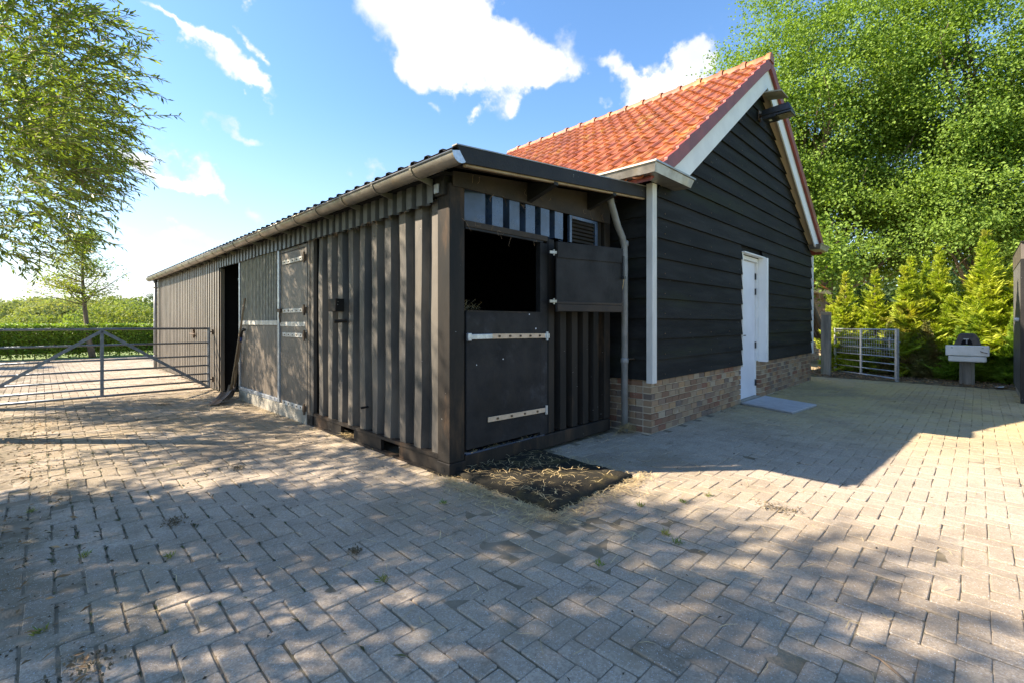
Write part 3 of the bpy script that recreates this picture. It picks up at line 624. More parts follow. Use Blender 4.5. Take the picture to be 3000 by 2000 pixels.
# downpipe at barn corner
dp = part(MB().tube([(2.14, -.17, 2.86), (2.2, -.165, 2.70), (2.36, -.155, 2.45), (2.47, -.15, 2.33), (2.515, -.15, 2.22), (2.52, -.15, 2.0), (2.52, -.15, .015)], .04, 16), 'downpipe', MT['pipe'], st, smooth=True)
for z in (2.26, .86): part(MB().tube([(2.52, -.15, z - .035), (2.52, -.15, z - .02), (2.52, -.15, z + .02), (2.52, -.15, z + .035)], [.041, .047, .047, .041], 16), 'pipe_collar', MT['pipe'], st, smooth=True)
part(MB().tube([(2.52, -.15, .88), (2.56, -.2, .88), (2.66, -.22, .88)], .008, 6), 'pipe_clip', MT['rust'], st)
# cobwebs and straws hanging under the eave
mb = MB()
for k in range(24):
    x = random.uniform(.05, 2.4); z = random.choice([2.47, 2.2, 2.6, 2.13]) + random.uniform(-.02, .02); p = Vector((x, -.03, z)); pts = [p]
    for q in range(3): p = p + Vector((random.uniform(-.04, .04), random.uniform(-.02, .01), random.uniform(-.05, .01))); pts.append(p)
    mb.tube(pts, .0016, 3, cap=False)
for k in range(40):
    y = random.uniform(.2, 5.8); p = Vector((-.04, y, 2.35)); pts = [p]
    for q in range(3): p = p + Vector((random.uniform(-.01, .02), random.uniform(-.05, .05), random.uniform(-.035, .01))); pts.append(p)
    mb.tube(pts, .002, 3, cap=False)
w = part(mb, 'hanging_straws', MT['twig'], st); w['kind'] = 'stuff'

# ================================================================== BARN
bn = thing('barn', 'black weatherboarded barn with an orange tiled roof and a low brick plinth', 'barn', (2.66, -.42, 0))
BX0, BX1, BY = 2.66, 10.15, -.42; AX, AZ, TP = 6.41, 5.86, .712      # apex of the tile surface, roof pitch tangent
def roof_z(x): return AZ - TP * abs(x - AX)
plinth = part(MB().box(BX0 + .01, 5.60, BY + .012, BY + .2, -.02, .64).box(6.58, BX1 - .01, BY + .012, BY + .2, -.02, .64).box(BX0 + .012, BX0 + .2, BY + .21, 1.0, -.02, .64), 'plinth', MT['mortar'], bn)
Lb, Hb, J = .168, .065, .012; course = .079
bricks = []
def wall_bricks(length_axis, a0, a1, mk, phase=0):
    for c in range(8):
        z = .006 + c * course; a = a0; first = True
        while a < a1 - .03:
            ln = Lb if not (first and (c + phase) % 2) else Lb / 2 - J / 2
            if c in (2, 5) and random.random() < .25: ln = Lb / 2
            ln = min(ln + random.uniform(-.004, .004), a1 - a); first = False
            if ln > .035: bricks.append(mk(a, a + ln, z, z + Hb + random.uniform(-.002, .002)))
            a += ln + J
wall_bricks('x', BX0, 5.605, lambda a, b, z0, z1: (a, b, BY - random.uniform(.004, .010), BY + .1, z0, z1))
wall_bricks('x', 6.57, BX1, lambda a, b, z0, z1: (a, b, BY - random.uniform(0, .005), BY + .1, z0, z1))
wall_bricks('y', BY + .115, .45, lambda a, b, z0, z1: (BX0 - random.uniform(0, .004), BX0 + .1, a, b, z0, z1), 1)
bricks.sort(key=lambda q: (q[0] + q[1] + q[2]))
for k, q in enumerate(bricks[:300]): part(MB().box(*q), 'brick', MT['brick'], plinth)
if bricks[300:]:
    mb = MB()
    for q in bricks[300:]: mb.box(*q)
    part(mb, 'bricks', MT['brick'], plinth)['kind'] = 'stuff'
part(MB().box(BX1 - .2, BX1, BY + .21, 5.7, -.02, .64).box(BX0 + .02, BX1 - .01, 5.5, 5.7, -.02, .64), 'plinth', MT['hbrick'], bn)
# walls behind boards
mb = MB(); mb.prism([(BX0 + .02, BY + .03, .64), (5.60, BY + .03, .64), (5.60, BY + .03, roof_z(5.6) - .2), (BX0 + .02, BY + .03, roof_z(BX0) - .2)], (0, .1, 0))
mb.prism([(6.62, BY + .03, .64), (BX1 - .02, BY + .03, .64), (BX1 - .02, BY + .03, roof_z(BX1) - .2), (6.62, BY + .03, roof_z(6.62) - .2)], (0, .1, 0))
mb.prism([(5.601, BY + .03, 2.46), (6.619, BY + .03, 2.46), (6.619, BY + .03, roof_z(6.62) - .2), (AX, BY + .03, AZ - .2), (5.601, BY + .03, roof_z(5.6) - .2)], (0, .1, 0))
mb.box(BX0 + .03, BX0 + .1, BY + .14, 5.6, .64, 2.85).box(BX1 - .1, BX1 - .03, BY + .14, 5.6, .64, 2.85).prism([(BX0, 5.6, .64), (BX1, 5.6, .64), (BX1, 5.6, 2.9), (AX, 5.6, 5.6), (BX0, 5.6, 2.9)], (0, .08, 0))
part(mb, 'wall', MT['board'], bn)
# weatherboards (each a wedge lapping the one below)
cl = part(MB().box(BX0 + .03, BX0 + .04, BY + .02, BY + .03, .66, .7), 'cladding', MT['board'], bn)
def board(x0, x1, z0, z1, clip=True):
    """wedge board on gable between x0..x1, clipped under the roof line"""
    lim = lambda z: (AX - (AZ - .30 - z) / TP, AX + (AZ - .30 - z) / TP)
    l0, r0 = lim(z0); l1, r1 = lim(z1)
    xa0, xb0 = max(x0, l0), min(x1, r0); xa1, xb1 = max(x0, l1), min(x1, r1)
    if xb0 - xa0 < .05: return
    if xb1 < xa1: xa1 = xb1 = (xa1 + xb1) / 2
    sag = random.uniform(-.003, .003); yo = BY - .034 - random.uniform(0, .004); yi = BY - .004
    V = [(xa0, yo, z0 + sag), (xb0, yo, z0 - sag), (xb1, yi, z1), (xa1, yi, z1), (xa0, yo + .022, z0 + sag), (xb0, yo + .022, z0 - sag), (xb1, yi + .012, z1), (xa1, yi + .012, z1)]
    part(MB().add(V, [(0, 1, 2, 3), (7, 6, 5, 4), (4, 5, 1, 0), (3, 2, 6, 7), (0, 3, 7, 4), (1, 5, 6, 2)]), 'weatherboard', MT['board'], cl)
zb = .632; k = 0
while zb < 5.4:
    zt = zb + .268
    if zb < 2.35:
        board(BX0 + .065, 5.621, zb, zt); board(6.66, BX1 - .04, zb, zt)
    else: board(BX0 + .065, BX1 - .04, zb, zt)
    zb += .2435; k += 1
# side boards on the x = BX0 wall near the corner
zb = .632
while zb < 2.75:
    V = [(BX0 - .034, .9, zb), (BX0 - .034, BY + .04, zb), (BX0 - .004, BY + .04, zb + .268), (BX0 - .004, .9, zb + .268), (BX0 - .012, .9, zb), (BX0 - .012, BY + .04, zb), (BX0 + .008, BY + .04, zb + .268), (BX0 + .008, .9, zb + .268)]
    part(MB().add(V, [(0, 1, 2, 3), (7, 6, 5, 4), (4, 5, 1, 0), (3, 2, 6, 7), (0, 3, 7, 4), (1, 5, 6, 2)]), 'weatherboard', MT['board'], cl); zb += .2435
nm = MB(); nm_n = 0
for kk in range(20):
    z = .632 + kk * .2435 + .06
    for x in (2.95, 3.65, 4.35, 5.05, 5.58, 6.75, 7.45, 8.15, 8.85, 9.55):
        if z > roof_z(x) - .45 or (5.6 < x < 6.7 and z < 2.5): continue
        nm.box(x - .006, x + .006, BY - .0365, BY - .03, z - .006, z + .006)
part(nm, 'nail_heads', MT['rust'], cl)['kind'] = 'stuff'
# corner trims
part(MB().box(BX0 - .045, BX0 - .001, BY - .045, BY + .035, .60, 2.95).box(BX0, BX0 + .06, BY - .045, BY - .001, .60, 2.95), 'corner_trim', MT['old_white'], bn, bevel=.003)
part(MB().box(BX1 - .04, BX1 + .04, BY - .045, BY + .02, .62, 2.85), 'corner_trim', MT['white_wood'], bn, bevel=.003)
# door
fr_ = part(MB().box(5.612, 5.66, BY + .03, BY + .12, .0, 2.44).box(6.55, 6.60, BY + .03, BY + .12, .645, 2.44).box(6.545, 6.568, BY + .06, BY + .12, 0, .644).box(5.661, 6.549, BY + .03, BY + .12, 2.375, 2.44), 'door_frame', MT['white_wood'], bn, bevel=.003)
part(MB().box(5.624, 5.66, BY - .030, BY + .029, .60, 2.45).box(6.572, 6.60, BY - .115, BY + .029, .63, 2.45).box(6.601, 6.655, BY - .115, BY - .09, .63, 2.45).box(5.612, 6.655, BY - .07, BY + .029, 2.451, 2.472), 'door_casing', MT['white_wood'], bn, bevel=.003)
wd = part(MB().box(5.662, 6.543, BY + .075, BY + .115, .035, 2.372), 'door', MT['door_white'], bn, bevel=.003)
part(MB().box(5.72, 5.76, BY + .06, BY + .074, .98, 1.14).tube([(5.74, BY + .06, 1.10), (5.74, BY + .0, 1.10), (5.85, BY - .0, 1.10)], .010, 8), 'handle', MT['black_plastic'], wd)
for z in (2.13, 1.86, .92, .26): part(MB().box(6.525, 6.549, BY + .052, BY + .074, z - .055, z + .055), 'hinge', MT['black_plastic'], wd)
part(MB().box(5.61, 6.56, BY - .01, BY + .12, -.01, .03), 'threshold', MT['concrete'], bn)
# roof: individual clay tiles
RY0, RY1 = -.60, 5.74
ang = math.atan(TP); cs_, sn_ = math.cos(ang), math.sin(ang)
rows, cols = 14, 30; SL = (AX - 2.33) / cs_; exp_ = SL / rows; tw = (RY1 - RY0) / cols
def tile_mesh():
    ln = exp_ * 1.18; us = [0, .10, .20, .32, .42, .62, .82, 1.0]; hs = [.018, .038, .042, .030, .006, .0, .003, .016]
    V = []
    for (s, lift, lo) in ((0, .0, 0), (ln, -.028, 0)):
        for u, h in zip(us, hs): V.append(((s), u * tw * 1.03, h + .032 + lift))
    for u, h in zip(us, hs): V.append((.0, u * tw * 1.03, h + .010))
    n = len(us); F = [(k, k + 1, n + k + 1, n + k) for k in range(n - 1)] + [(2 * n + k, 2 * n + k + 1, k + 1, k) for k in range(n - 1)]
    F += [(2 * n, 0, n), (n - 1, 3 * n - 1, 2 * n - 1)]
    me = bpy.data.meshes.new('roof_tile'); me.from_pydata(V, [], [tuple(reversed(f)) for f in F]); me.materials.append(MT['tile']); me.update(); return me
tm = tile_mesh()
deck = part(MB().prism([(2.36, RY0 + .02, roof_z(2.36) - .03), (AX, RY0 + .02, AZ - .03), (AX, RY0 + .02, AZ - .08), (2.36, RY0 + .02, roof_z(2.36) - .08)], (0, RY1 - RY0 - .04, 0)), 'roof', MT['verge'], bn)
tiles = []
for r in range(rows):
    for c in range(cols): tiles.append((r, c))
tiles.sort(key=lambda t: -t[0] * .9 * exp_ + t[1] * tw)   # nearest the gable and highest show largest
for i, (r, c) in enumerate(tiles[:300]):
    o = bpy.data.objects.new('roof_tile', tm); COL.objects.link(o)
    s = r * exp_; o.matrix_world = Matrix.Identity(4)
    o.rotation_euler = (random.gauss(0, .006), -ang + random.gauss(0, .006), random.gauss(0, .004)); o.location = (2.33 + s * cs_, RY0 + c * tw, roof_z(2.33) + s * sn_ - .03 + random.gauss(0, .0015)); child(o, deck)
if tiles[300:]:
    V0 = np.array([v.co for v in tm.vertices]); F0 = [tuple(p.vertices) for p in tm.polygons]; mb = MB()
    for (r, c) in tiles[300:]:
        s = r * exp_; a = -ang
        X = V0[:, 0] * math.cos(a) + V0[:, 2] * math.sin(a); Z = -V0[:, 0] * math.sin(a) + V0[:, 2] * math.cos(a)
        mb.add(np.stack([X + 2.33 + s * cs_, V0[:, 1] + RY0 + c * tw, Z + roof_z(2.33) + s * sn_ - .03 + random.gauss(0, .0015)], 1), F0)
    part(mb, 'roof_tiles', MT['tile'], deck)['kind'] = 'stuff'
# far slope
mb = MB(); nn = 40
for r in range(14):
    x0 = AX + r * exp_ * cs_; x1 = AX + (r + 1.1) * exp_ * cs_
    mb.strip([(x1, RY0 + 6.34 * k / nn, roof_z(x1) + .02 + (.02 if k % 2 else 0)) for k in range(nn + 1)], (x0 - x1, 0, roof_z(x0) - roof_z(x1) - .02))
far = part(mb, 'roof_slope', MT['tile'], bn, solid=.012)
part(MB().prism([(AX, RY0 + .02, AZ - .03), (10.45, RY0 + .02, roof_z(10.45) - .03), (10.45, RY0 + .02, roof_z(10.45) - .08), (AX, RY0 + .02, AZ - .08)], (0, RY1 - RY0 - .04, 0)), 'roof_deck', MT['verge'], bn)
# ridge caps
nr = 16; rl = (RY1 - RY0 + .04) / nr
for k in range(nr):
    y0 = RY0 - .04 + k * rl; mb = MB(); V = []
    ringp = lambda yy, R: [(AX + R * math.cos(math.pi * (-.08 + 1.16 * q / 8)), yy, AZ - .045 + R * 1.05 * math.sin(math.pi * (-.08 + 1.16 * q / 8))) for q in range(9)]
    secs = [(y0 - .02, .118), (y0 + .045, .118), (y0 + .05, .100), (y0 + rl - .01, .092)]
    for yy, R in secs: V += ringp(yy, R)
    mb.add(V, [(s * 9 + q, s * 9 + q + 1, (s + 1) * 9 + q + 1, (s + 1) * 9 + q) for s in range(3) for q in range(8)])
    if k == 0: mb.add(ringp(y0 - .022, .118), [tuple(range(9))])
    part(mb, 'ridge_tile', MT['tile'], deck, solid=.008)
# verge tiles (stepped maroon flanges), both rakes
for sgn in (-1, 1):
    for r in range(rows):
        xa = AX + sgn * (SL - r * exp_) * cs_; xb = AX + sgn * (SL - (r + 1.04) * exp_) * cs_
        za, zb_ = roof_z(xa) + .045, roof_z(xb) + .018
        cz = lambda v: max(v, 3.02)
        if zb_ < 3.06: continue
        part(MB().prism([(xa, RY0 - .05, cz(za)), (xb, RY0 - .05, zb_), (xb, RY0 - .05, cz(roof_z(xb) - .165)), (xa, RY0 - .05, cz(roof_z(xa) - .165) - (.001 if cz(za) <= 3.021 else 0))], (0, .045, 0)), 'verge_tile', MT['verge'], deck, bevel=.004)
# barge boards, soffit
for sgn in (-1, 1):
    xa = AX + sgn * (SL * cs_ - .12); z = lambda x, o: roof_z(x) - o
    zc = 3.0; xt = AX + sgn * (AZ - .13 - zc) / TP; xbt = AX + sgn * (AZ - .50 - zc) / TP
    part(MB().prism([(xt, RY0 + .004, zc), (AX, RY0 + .004, AZ - .13), (AX, RY0 + .004, AZ - .50), (xbt, RY0 + .004, zc)], (0, .022, 0)), 'barge_board', MT['white_wood'], bn)
    xs = AX + sgn * (AZ - .375 - 2.965) / TP
    part(MB().prism([(xs, RY0 + .028, z(xs, .36)), (AX, RY0 + .028, AZ - .36), (AX, RY0 + .028, AZ - .375), (xs, RY0 + .028, z(xs, .375))], (0, .16, 0)), 'soffit_board', MT['cream'], bn)
# boxed eave gutters at both corners
def eave_box(xo, xi, ex):
    prof_ = [(0, 3.06), (.015, 3.06), (.03, 2.97), (.10, 2.945)]
    mb = MB(); s = 1 if xi > xo else -1
    # gutter running along the side
    mb.prism([(xo, RY0, 3.06), (xo + s * .03, RY0, 2.96), (xo + s * .17, RY0, 2.96), (xo + s * .17, RY0, 3.03)], (0, 6.3, 0))
    # return across the front of the gable
    mb.add([(xo, RY0 - .10, 3.06), (xi, RY0 - .10, 3.06), (xi, BY - .05, 3.06), (xo, BY - .05, 3.06), (xo + s * .03, RY0 - .075, 2.955), (xi - s * .05, RY0 - .075, 2.955), (xi - s * .05, BY - .05, 2.955), (xo + s * .03, BY - .05, 2.955)], [(0, 1, 2, 3), (7, 6, 5, 4), (4, 5, 1, 0), (5, 6, 2, 1), (6, 7, 3, 2), (7, 4, 0, 3)])
    mb.prism([(xo - s * .012, RY0 - .115, 3.076), (xo - s * .012, RY0 - .115, 3.056), (xi + s * .012, RY0 - .115, 3.056), (xi + s * .012, RY0 - .115, 3.076)], (0, .02, 0))
    mb.prism([(xo - s * .012, RY0 - .094, 3.075), (xo - s * .012, RY0 - .094, 3.055), (xo + s * .012, RY0 - .094, 3.055), (xo + s * .012, RY0 - .094, 3.075)], (0, 6.3, 0))
    return part(mb, 'box_gutter', MT['zinc'], bn)
eave_box(2.24, 3.22, 1); eave_box(10.55, 9.75, -1)
# floodlight under the apex
fl = part(MB().add([(6.32, -.52, 4.97), (6.52, -.52, 4.97), (6.52, -.93, 4.99), (6.32, -.93, 4.99), (6.29, -.52, 4.86), (6.56, -.52, 4.86), (6.57, -.99, 4.84), (6.27, -.99, 4.84)],
      [(0, 1, 2, 3), (7, 6, 5, 4), (0, 4, 5, 1), (1, 5, 6, 2), (2, 6, 7, 3), (3, 7, 4, 0)]), 'floodlight', MT['black_plastic'], bn, bevel=.02)
part(MB().box(6.275, 6.565, -.985, -.75, 4.80, 4.838).box(6.30, 6.55, -.749, -.54, 4.79, 4.858), 'lamp_housing', MT['black_plastic'], fl, bevel=.01)
part(MB().box(6.31, 6.53, -.96, -.77, 4.792, 4.799), 'lamp_glass', MT['glass'], fl)
part(MB().box(6.38, 6.44, -.66, -.62, 4.784, 4.789), 'rating_label', MT['paper'], fl)
part(MB().tube([(6.43, BY - .02, 4.93), (6.43, -.53, 4.92)], .035, 10).box(6.36, 6.5, BY - .05, BY - .034, 4.84, 5.0), 'lamp_bracket', MT['rust'], fl)
part(MB().prism([(6.22, -.56, 5.22), (6.60, -.56, 5.22), (6.60, -.86, 5.16), (6.22, -.86, 5.16)], (0, 0, .02)), 'lifting_plate', MT['concrete'], bn)

# ================================================================== STEEL FIELD GATE (left)
gx1, gx0, gy = -.09, -3.3, 7.62
gate = thing('field_gate', 'grey tubular steel field gate, wide and seven-barred, hinged on the stable wall', 'gate', (gx1, gy, 0))
for z in (.045, .175, .32, .485, .67, .925, 1.2):
    part(MB().tube([(gx0, gy, z), (gx1, gy, z)], .021 if z in (.045, 1.2) else .017, 10), 'rail', MT['gate_steel'], gate, smooth=True)
part(MB().box(gx1 - .02, gx1 + .02, gy - .022, gy + .022, .03, 1.22), 'end_upright', MT['gate_steel'], gate, bevel=.004)
part(MB().box(gx0 - .02, gx0 + .02, gy - .022, gy + .022, .03, 1.22), 'end_upright', MT['gate_steel'], gate, bevel=.004)
part(MB().box(-1.715, -1.665, gy - .03, gy - .02, .03, 1.2), 'middle_upright', MT['gate_steel'], gate, bevel=.003)
for xe in (gx1 - .02, gx0 + .02):
    a = Vector((-1.69, gy - .036, 1.17)); b = Vector((xe, gy - .036, .06)); d = b - a
    part(MB().obox((a + b) / 2, d, (0, 1, 0), d.cross(Vector((0, 1, 0))), d.length / 2, .004, .025), 'diagonal_brace', MT['gate_steel'], gate)
for z in (.2, 1.13): part(MB().tube([(gx1, gy, z), (-.005, gy, z)], .012, 8).tube([(-.03, gy, z - .05), (-.03, gy, z + .05)], .016, 8).box(-.035, -.02, gy - .08, gy + .08, z - .03, z + .03), 'hinge', MT['rust'], gate)

# ================================================================== SMALL GATE (right), post
ga, gb = Vector((12.55, -.46, 0)), Vector((11.17, -1.87, 0))
gd = (gb - ga).normalized(); gn = Vector((-gd.y, gd.x, 0)); gl = (gb - ga).length
g2 = thing('garden_gate', 'small galvanised gate with wire mesh standing open before the conifers', 'gate', tuple(ga))
P_ = lambda s, z, o=0.: tuple(ga + gd * s + gn * o + Vector((0, 0, z)))
for z in (.06, .22, .38, .54, .72, .92, 1.15): part(MB().tube([P_(0, z), P_(gl, z)], .019 if z in (.06, 1.15) else .013, 8), 'rail', MT['galv'], g2, smooth=True)
part(MB().obox(P_(.0, .60), gd, gn, (0, 0, 1), .022, .022, .58), 'upright', MT['galv'], g2)
part(MB().obox(P_(gl, .575), gd, gn, (0, 0, 1), .03, .03, .60), 'upright', MT['galv'], g2, bevel=.004)
part(MB().obox(P_(gl * .46, .6), gd, gn, (0, 0, 1), .024, .015, .57), 'upright', MT['galv'], g2)
part(MB().obox(P_(gl * .88, .86, .03), gd, gn, (0, 0, 1), .02, .008, .12).tube([P_(gl * .8, .88, .03), P_(gl + .06, .88, .03)], .008, 6), 'slide_latch', MT['galv'], g2)
mb = MB()
for k in range(1, 26): mb.tube([P_(gl * k / 26, .52, .022), P_(gl * k / 26, 1.13, .022)], .0035, 4, cap=False)
for k in range(9): mb.tube([P_(.02, .55 + k * .068, .024), P_(gl - .03, .55 + k * .068, .024)], .0035, 4, cap=False)
part(mb, 'wire_mesh', MT['galv'], g2)
wp = thing('gate_post', 'weathered square timber gate post right of the barn wall', 'post', (11.5, -.457, 0))
part(MB().box(11.41, 11.60, -.55, -.36, -.05, 1.58), 'post', MT['wood_old'], wp, bevel=.012)
part(MB().box(11.405, 11.605, -.555, -.355, 1.50, 1.581), 'pale_top', MT['batten'], wp, bevel=.012)
part(MB().tube([(11.5, -.56, .9), (11.62, -.60, .9), (11.66, -.60, .86)], .01, 6), 'gate_hook', MT['rust'], wp)

# ================================================================== SINK on posts
sk = thing('outdoor_sink', 'white ceramic sink on two mossy posts with a black hood over its tap', 'sink', (11.23, -3.0, 0))
sx = 11.14
part(MB().box(sx, sx + .035, -3.335, -2.675, .63, .845), 'sink_front', MT['ceramic'], sk, bevel=.02)
part(MB().box(sx + .036, sx + .42, -3.33, -2.68, .64, .66).box(sx + .036, sx + .42, -3.33, -3.30, .66, .83).box(sx + .036, sx + .42, -2.71, -2.68, .66, .83).box(sx + .39, sx + .42, -3.30, -2.71, .66, .83), 'basin', MT['ceramic'], sk, bevel=.006)
part(MB().box(sx + .02, sx + .4, -3.295, -2.715, .505, .629), 'basin_bowl', MT['ceramic'], sk, bevel=.025)
for yy in (-3.235, -2.775): part(MB().box(sx - .004, sx, yy - .015, yy + .015, .79, .80), 'screw_slot', MT['black_plastic'], sk)
part(MB().tube([(sx - .005, -3.30, .70), (sx - .03, -3.24, .715), (sx - .02, -3.2, .735)], .008, 6), 'hose_clip', MT['rust'], sk)
part(MB().box(sx + .12, sx + .20, -2.94, -2.885, -.03, .504).box(sx + .12, sx + .20, -3.12, -3.065, -.03, .504).box(sx + .14, sx + .18, -3.064, -2.941, -.03, .504), 'stand_post', MT['wood_old'], sk, bevel=.006)
mb = MB(); prf = [(-3.22, .846), (-2.80, .846), (-2.85, .98), (-2.88, 1.07), (-2.94, 1.09), (-3.10, 1.09), (-3.14, 1.06), (-3.18, .98)]
mb.prism([(sx + .10, a, b) for a, b in prf], (.22, 0, 0)); part(mb, 'tap_hood', MT['hood'], sk, bevel=.015)
mb = MB(); mb.prism([(sx + .088, -3.0 + .088 * math.cos(math.pi * k / 10), .85 + .135 * math.sin(math.pi * k / 10)) for k in range(11)], (.01, 0, 0)); part(mb, 'hood_opening', MT['dark_inside'], sk)  # hood is solid; this dark plate paints the shade of its opening
part(MB().tube([(sx + .085, -3.0, .96), (sx + .04, -3.0, .955), (sx + .03, -3.0, .88)], .011, 8).box(sx + .05, sx + .08, -3.03, -2.95, .965, .98), 'tap', MT['galv'], sk)

# ================================================================== RIGHT SHED
sh = thing('dark_shed', 'dark corrugated metal shed cut off by the right edge of the photo', 'shed', (8.85, -3.67, 0))
pr = corr_profile(8.93, 11.35, .2, -.028, flat=.55, slope=.06)
part(MB().strip([(u, -3.70 - d, .12) for u, d in pr], (0, 0, 2.23)), 'corrugated_wall', MT['strip_steel'], sh, solid=.003)
part(MB().box(8.86, 11.38, -3.73, -3.665, 2.35, 2.62), 'fascia_board', MT['side_door'], sh, bevel=.004)
part(MB().box(8.86, 8.92, -3.76, -3.66, .0, 2.349), 'corner_post', MT['fascia'], sh, bevel=.004)
part(MB().box(8.93, 11.36, -3.74, -3.69, -.02, .12), 'sill_board', MT['wood_old'], sh)
part(MB().box(8.87, 8.90, -6.5, -3.765, .0, 2.62).box(11.3, 11.33, -6.5, -3.75, 0, 2.6).box(8.9, 11.33, -6.5, -6.47, 0, 2.6), 'wall', MT['strip_steel'], sh)
part(MB().prism([(8.83, -3.66, 2.622), (11.42, -3.66, 2.622), (11.42, -3.66, 2.64), (8.83, -3.66, 2.64)], (0, -2.9, 0)), 'roof', MT['fascia'], sh)
part(MB().tube([(9.4, -3.665, 1.36), (9.4, -3.61, 1.36)], .035, 12), 'wall_lamp', MT['ceramic'], sh)

# ================================================================== BRICK HOUSE BEHIND
hs = thing('brick_outbuilding', 'small brick outbuilding with an orange roof glimpsed between barn and trees', 'building', (13.6, .9, 0))
part(MB().box(13.6, 17.35, .92, 5.0, -.05, 2.36), 'wall', MT['mortar'], hs)
mb = MB(); nb = 0
for c in range(30):
    z = c * .078 + .005; a = 15.1 + (.11 if c % 2 else 0)
    while a < 17.33: mb.box(a, min(a + .205, 17.352), .902 - random.uniform(0, .004), .93, z, z + .066); a += .217
part(mb, 'bricks', MT['brick'], hs)['kind'] = 'stuff'
part(MB().box(15.8, 15.95, .885, .9, 1.2, 2.0), 'narrow_window', MT['white_wood'], hs)
rf = part(MB().prism([(13.4, .6, 2.40), (17.6, .6, 2.40), (17.6, 5.3, 2.40), (13.4, 5.3, 2.40)], (0, 0, .04)).add([(13.4, .6, 2.45), (17.6, .6, 2.45), (17.6, 5.3, 2.45), (13.4, 5.3, 2.45), (14.9, 2.95, 4.3), (16.1, 2.95, 4.3)], [(0, 1, 5, 4), (1, 2, 5), (2, 3, 4, 5), (3, 0, 4)]), 'roof', MT['tile'], hs)
mb = MB()
for r in range(9):
    t0, t1 = r / 9, (r + 1.1) / 9
    mb.strip([(13.4 + 1.5 * t0 + (4.2 - 3.0 * t0) * k / 24, .6 + 2.35 * t0, 2.47 + 1.85 * t0 + (.025 if k % 2 else 0)) for k in range(25)], (0, 2.35 * (t1 - t0), 1.85 * (t1 - t0) - .01))
part(mb, 'roof_tiles', MT['tile'], rf)['kind'] = 'stuff'
part(MB().box(13.38, 17.62, .58, .61, 2.30, 2.45), 'gutter', MT['cream'], hs)

# pile of pale stones beyond the post
SLB = ['leftmost low in the pile', 'in the middle of the bottom row', 'right of the bottom row, turned askew', 'upper left, on the bottom row', 'upper right, on the bottom row', 'at the back left of the pile', 'upper one at the far right', 'topmost of all']
for k, (x, y, z, a) in enumerate([(12.4, .35, .05, .1), (12.75, .45, .05, -.2), (13.1, .35, .06, .3), (12.55, .5, .15, .2), (12.9, .45, .16, -.1), (12.3, .6, .06, .5), (13.3, .6, .14, .4), (12.72, .5, .26, .1)]):
    o = MB().obox((x, y, z), (math.cos(a), math.sin(a), 0), (-math.sin(a), math.cos(a), 0), (0, 0, 1), .15, .1, .05).build('stone_block', MT['sand'], None, bevel=.02)
    tag(o, 'pale stone block behind the gate post, ' + SLB[k], 'stone', 'stone blocks piled behind the gate post')

# ================================================================== MATS
mb = MB(); nx = ny = 22; rr = np.random.default_rng(5)
Xs = np.linspace(.06, 1.09, nx); Ys = np.linspace(-1.09, -.015, ny); vs = []
for i in range(nx):
    for j in range(ny):
        e = i in (0, nx - 1) or j in (0, ny - 1)
        vs.append((Xs[i] + rr.normal(0, .006), Ys[j] + rr.normal(0, .006), .048 + rr.normal(0, .004) - (.008 if e else 0) + .012 * math.sin(i * .25) * math.sin(j * .2)))
nb = len(vs); fs = [(i * ny + j, (i + 1) * ny + j, (i + 1) * ny + j + 1, i * ny + j + 1) for i in range(nx - 1) for j in range(ny - 1)]
ring = [i * ny for i in range(nx)] + [(nx - 1) * ny + j for j in range(1, ny)] + [i * ny + ny - 1 for i in range(nx - 2, -1, -1)] + [j for j in range(ny - 2, 0, -1)]
low = [(vs[i][0] + rr.normal(0, .004), vs[i][1] + rr.normal(0, .004), -.002) for i in ring]; K = len(ring)
mb.add(vs + low, fs + [(ring[(k + 1) % K], ring[k], nb + k, nb + (k + 1) % K) for k in range(K)])
tag(mb.build('rubber_mat', MT['rubber'], None, smooth=True), 'thick square dark rubber mat strewn with straw below the open hatch', 'mat')
ma = thing('doormat_grate', 'light grey flat grating mat on the paving before the white door', 'mat', (5.9, -.9, 0))
A_, B_, C_, D_ = [Vector(p) for p in ((5.55, -.46, .0), (6.60, -.50, .0), (6.20, -1.36, .0), (5.2, -1.27, .0))]
part(MB().prism([A_ + Vector((0, 0, .0)), D_, C_, B_], (0, 0, .022)), 'mat_base', MT['galv'], ma)
mb = MB()
for k in range(27):
    t = (k + .5) / 27; p = A_.lerp(B_, t); q = D_.lerp(C_, t); d = (q - p).normalized(); n_ = Vector((-d.y, d.x, 0)) * .008
    mb.prism([p + n_ + Vector((0, 0, .023)), q + n_ + Vector((0, 0, .023)), q - n_ + Vector((0, 0, .023)), p - n_ + Vector((0, 0, .023))], (0, 0, .01))
m_matgrey = mat('grey_mat', (.50, .51, .53), (.42, .43, .45), rough=.7, scale=8)
part(mb, 'grating_ribs', m_matgrey, ma)['kind'] = 'stuff'

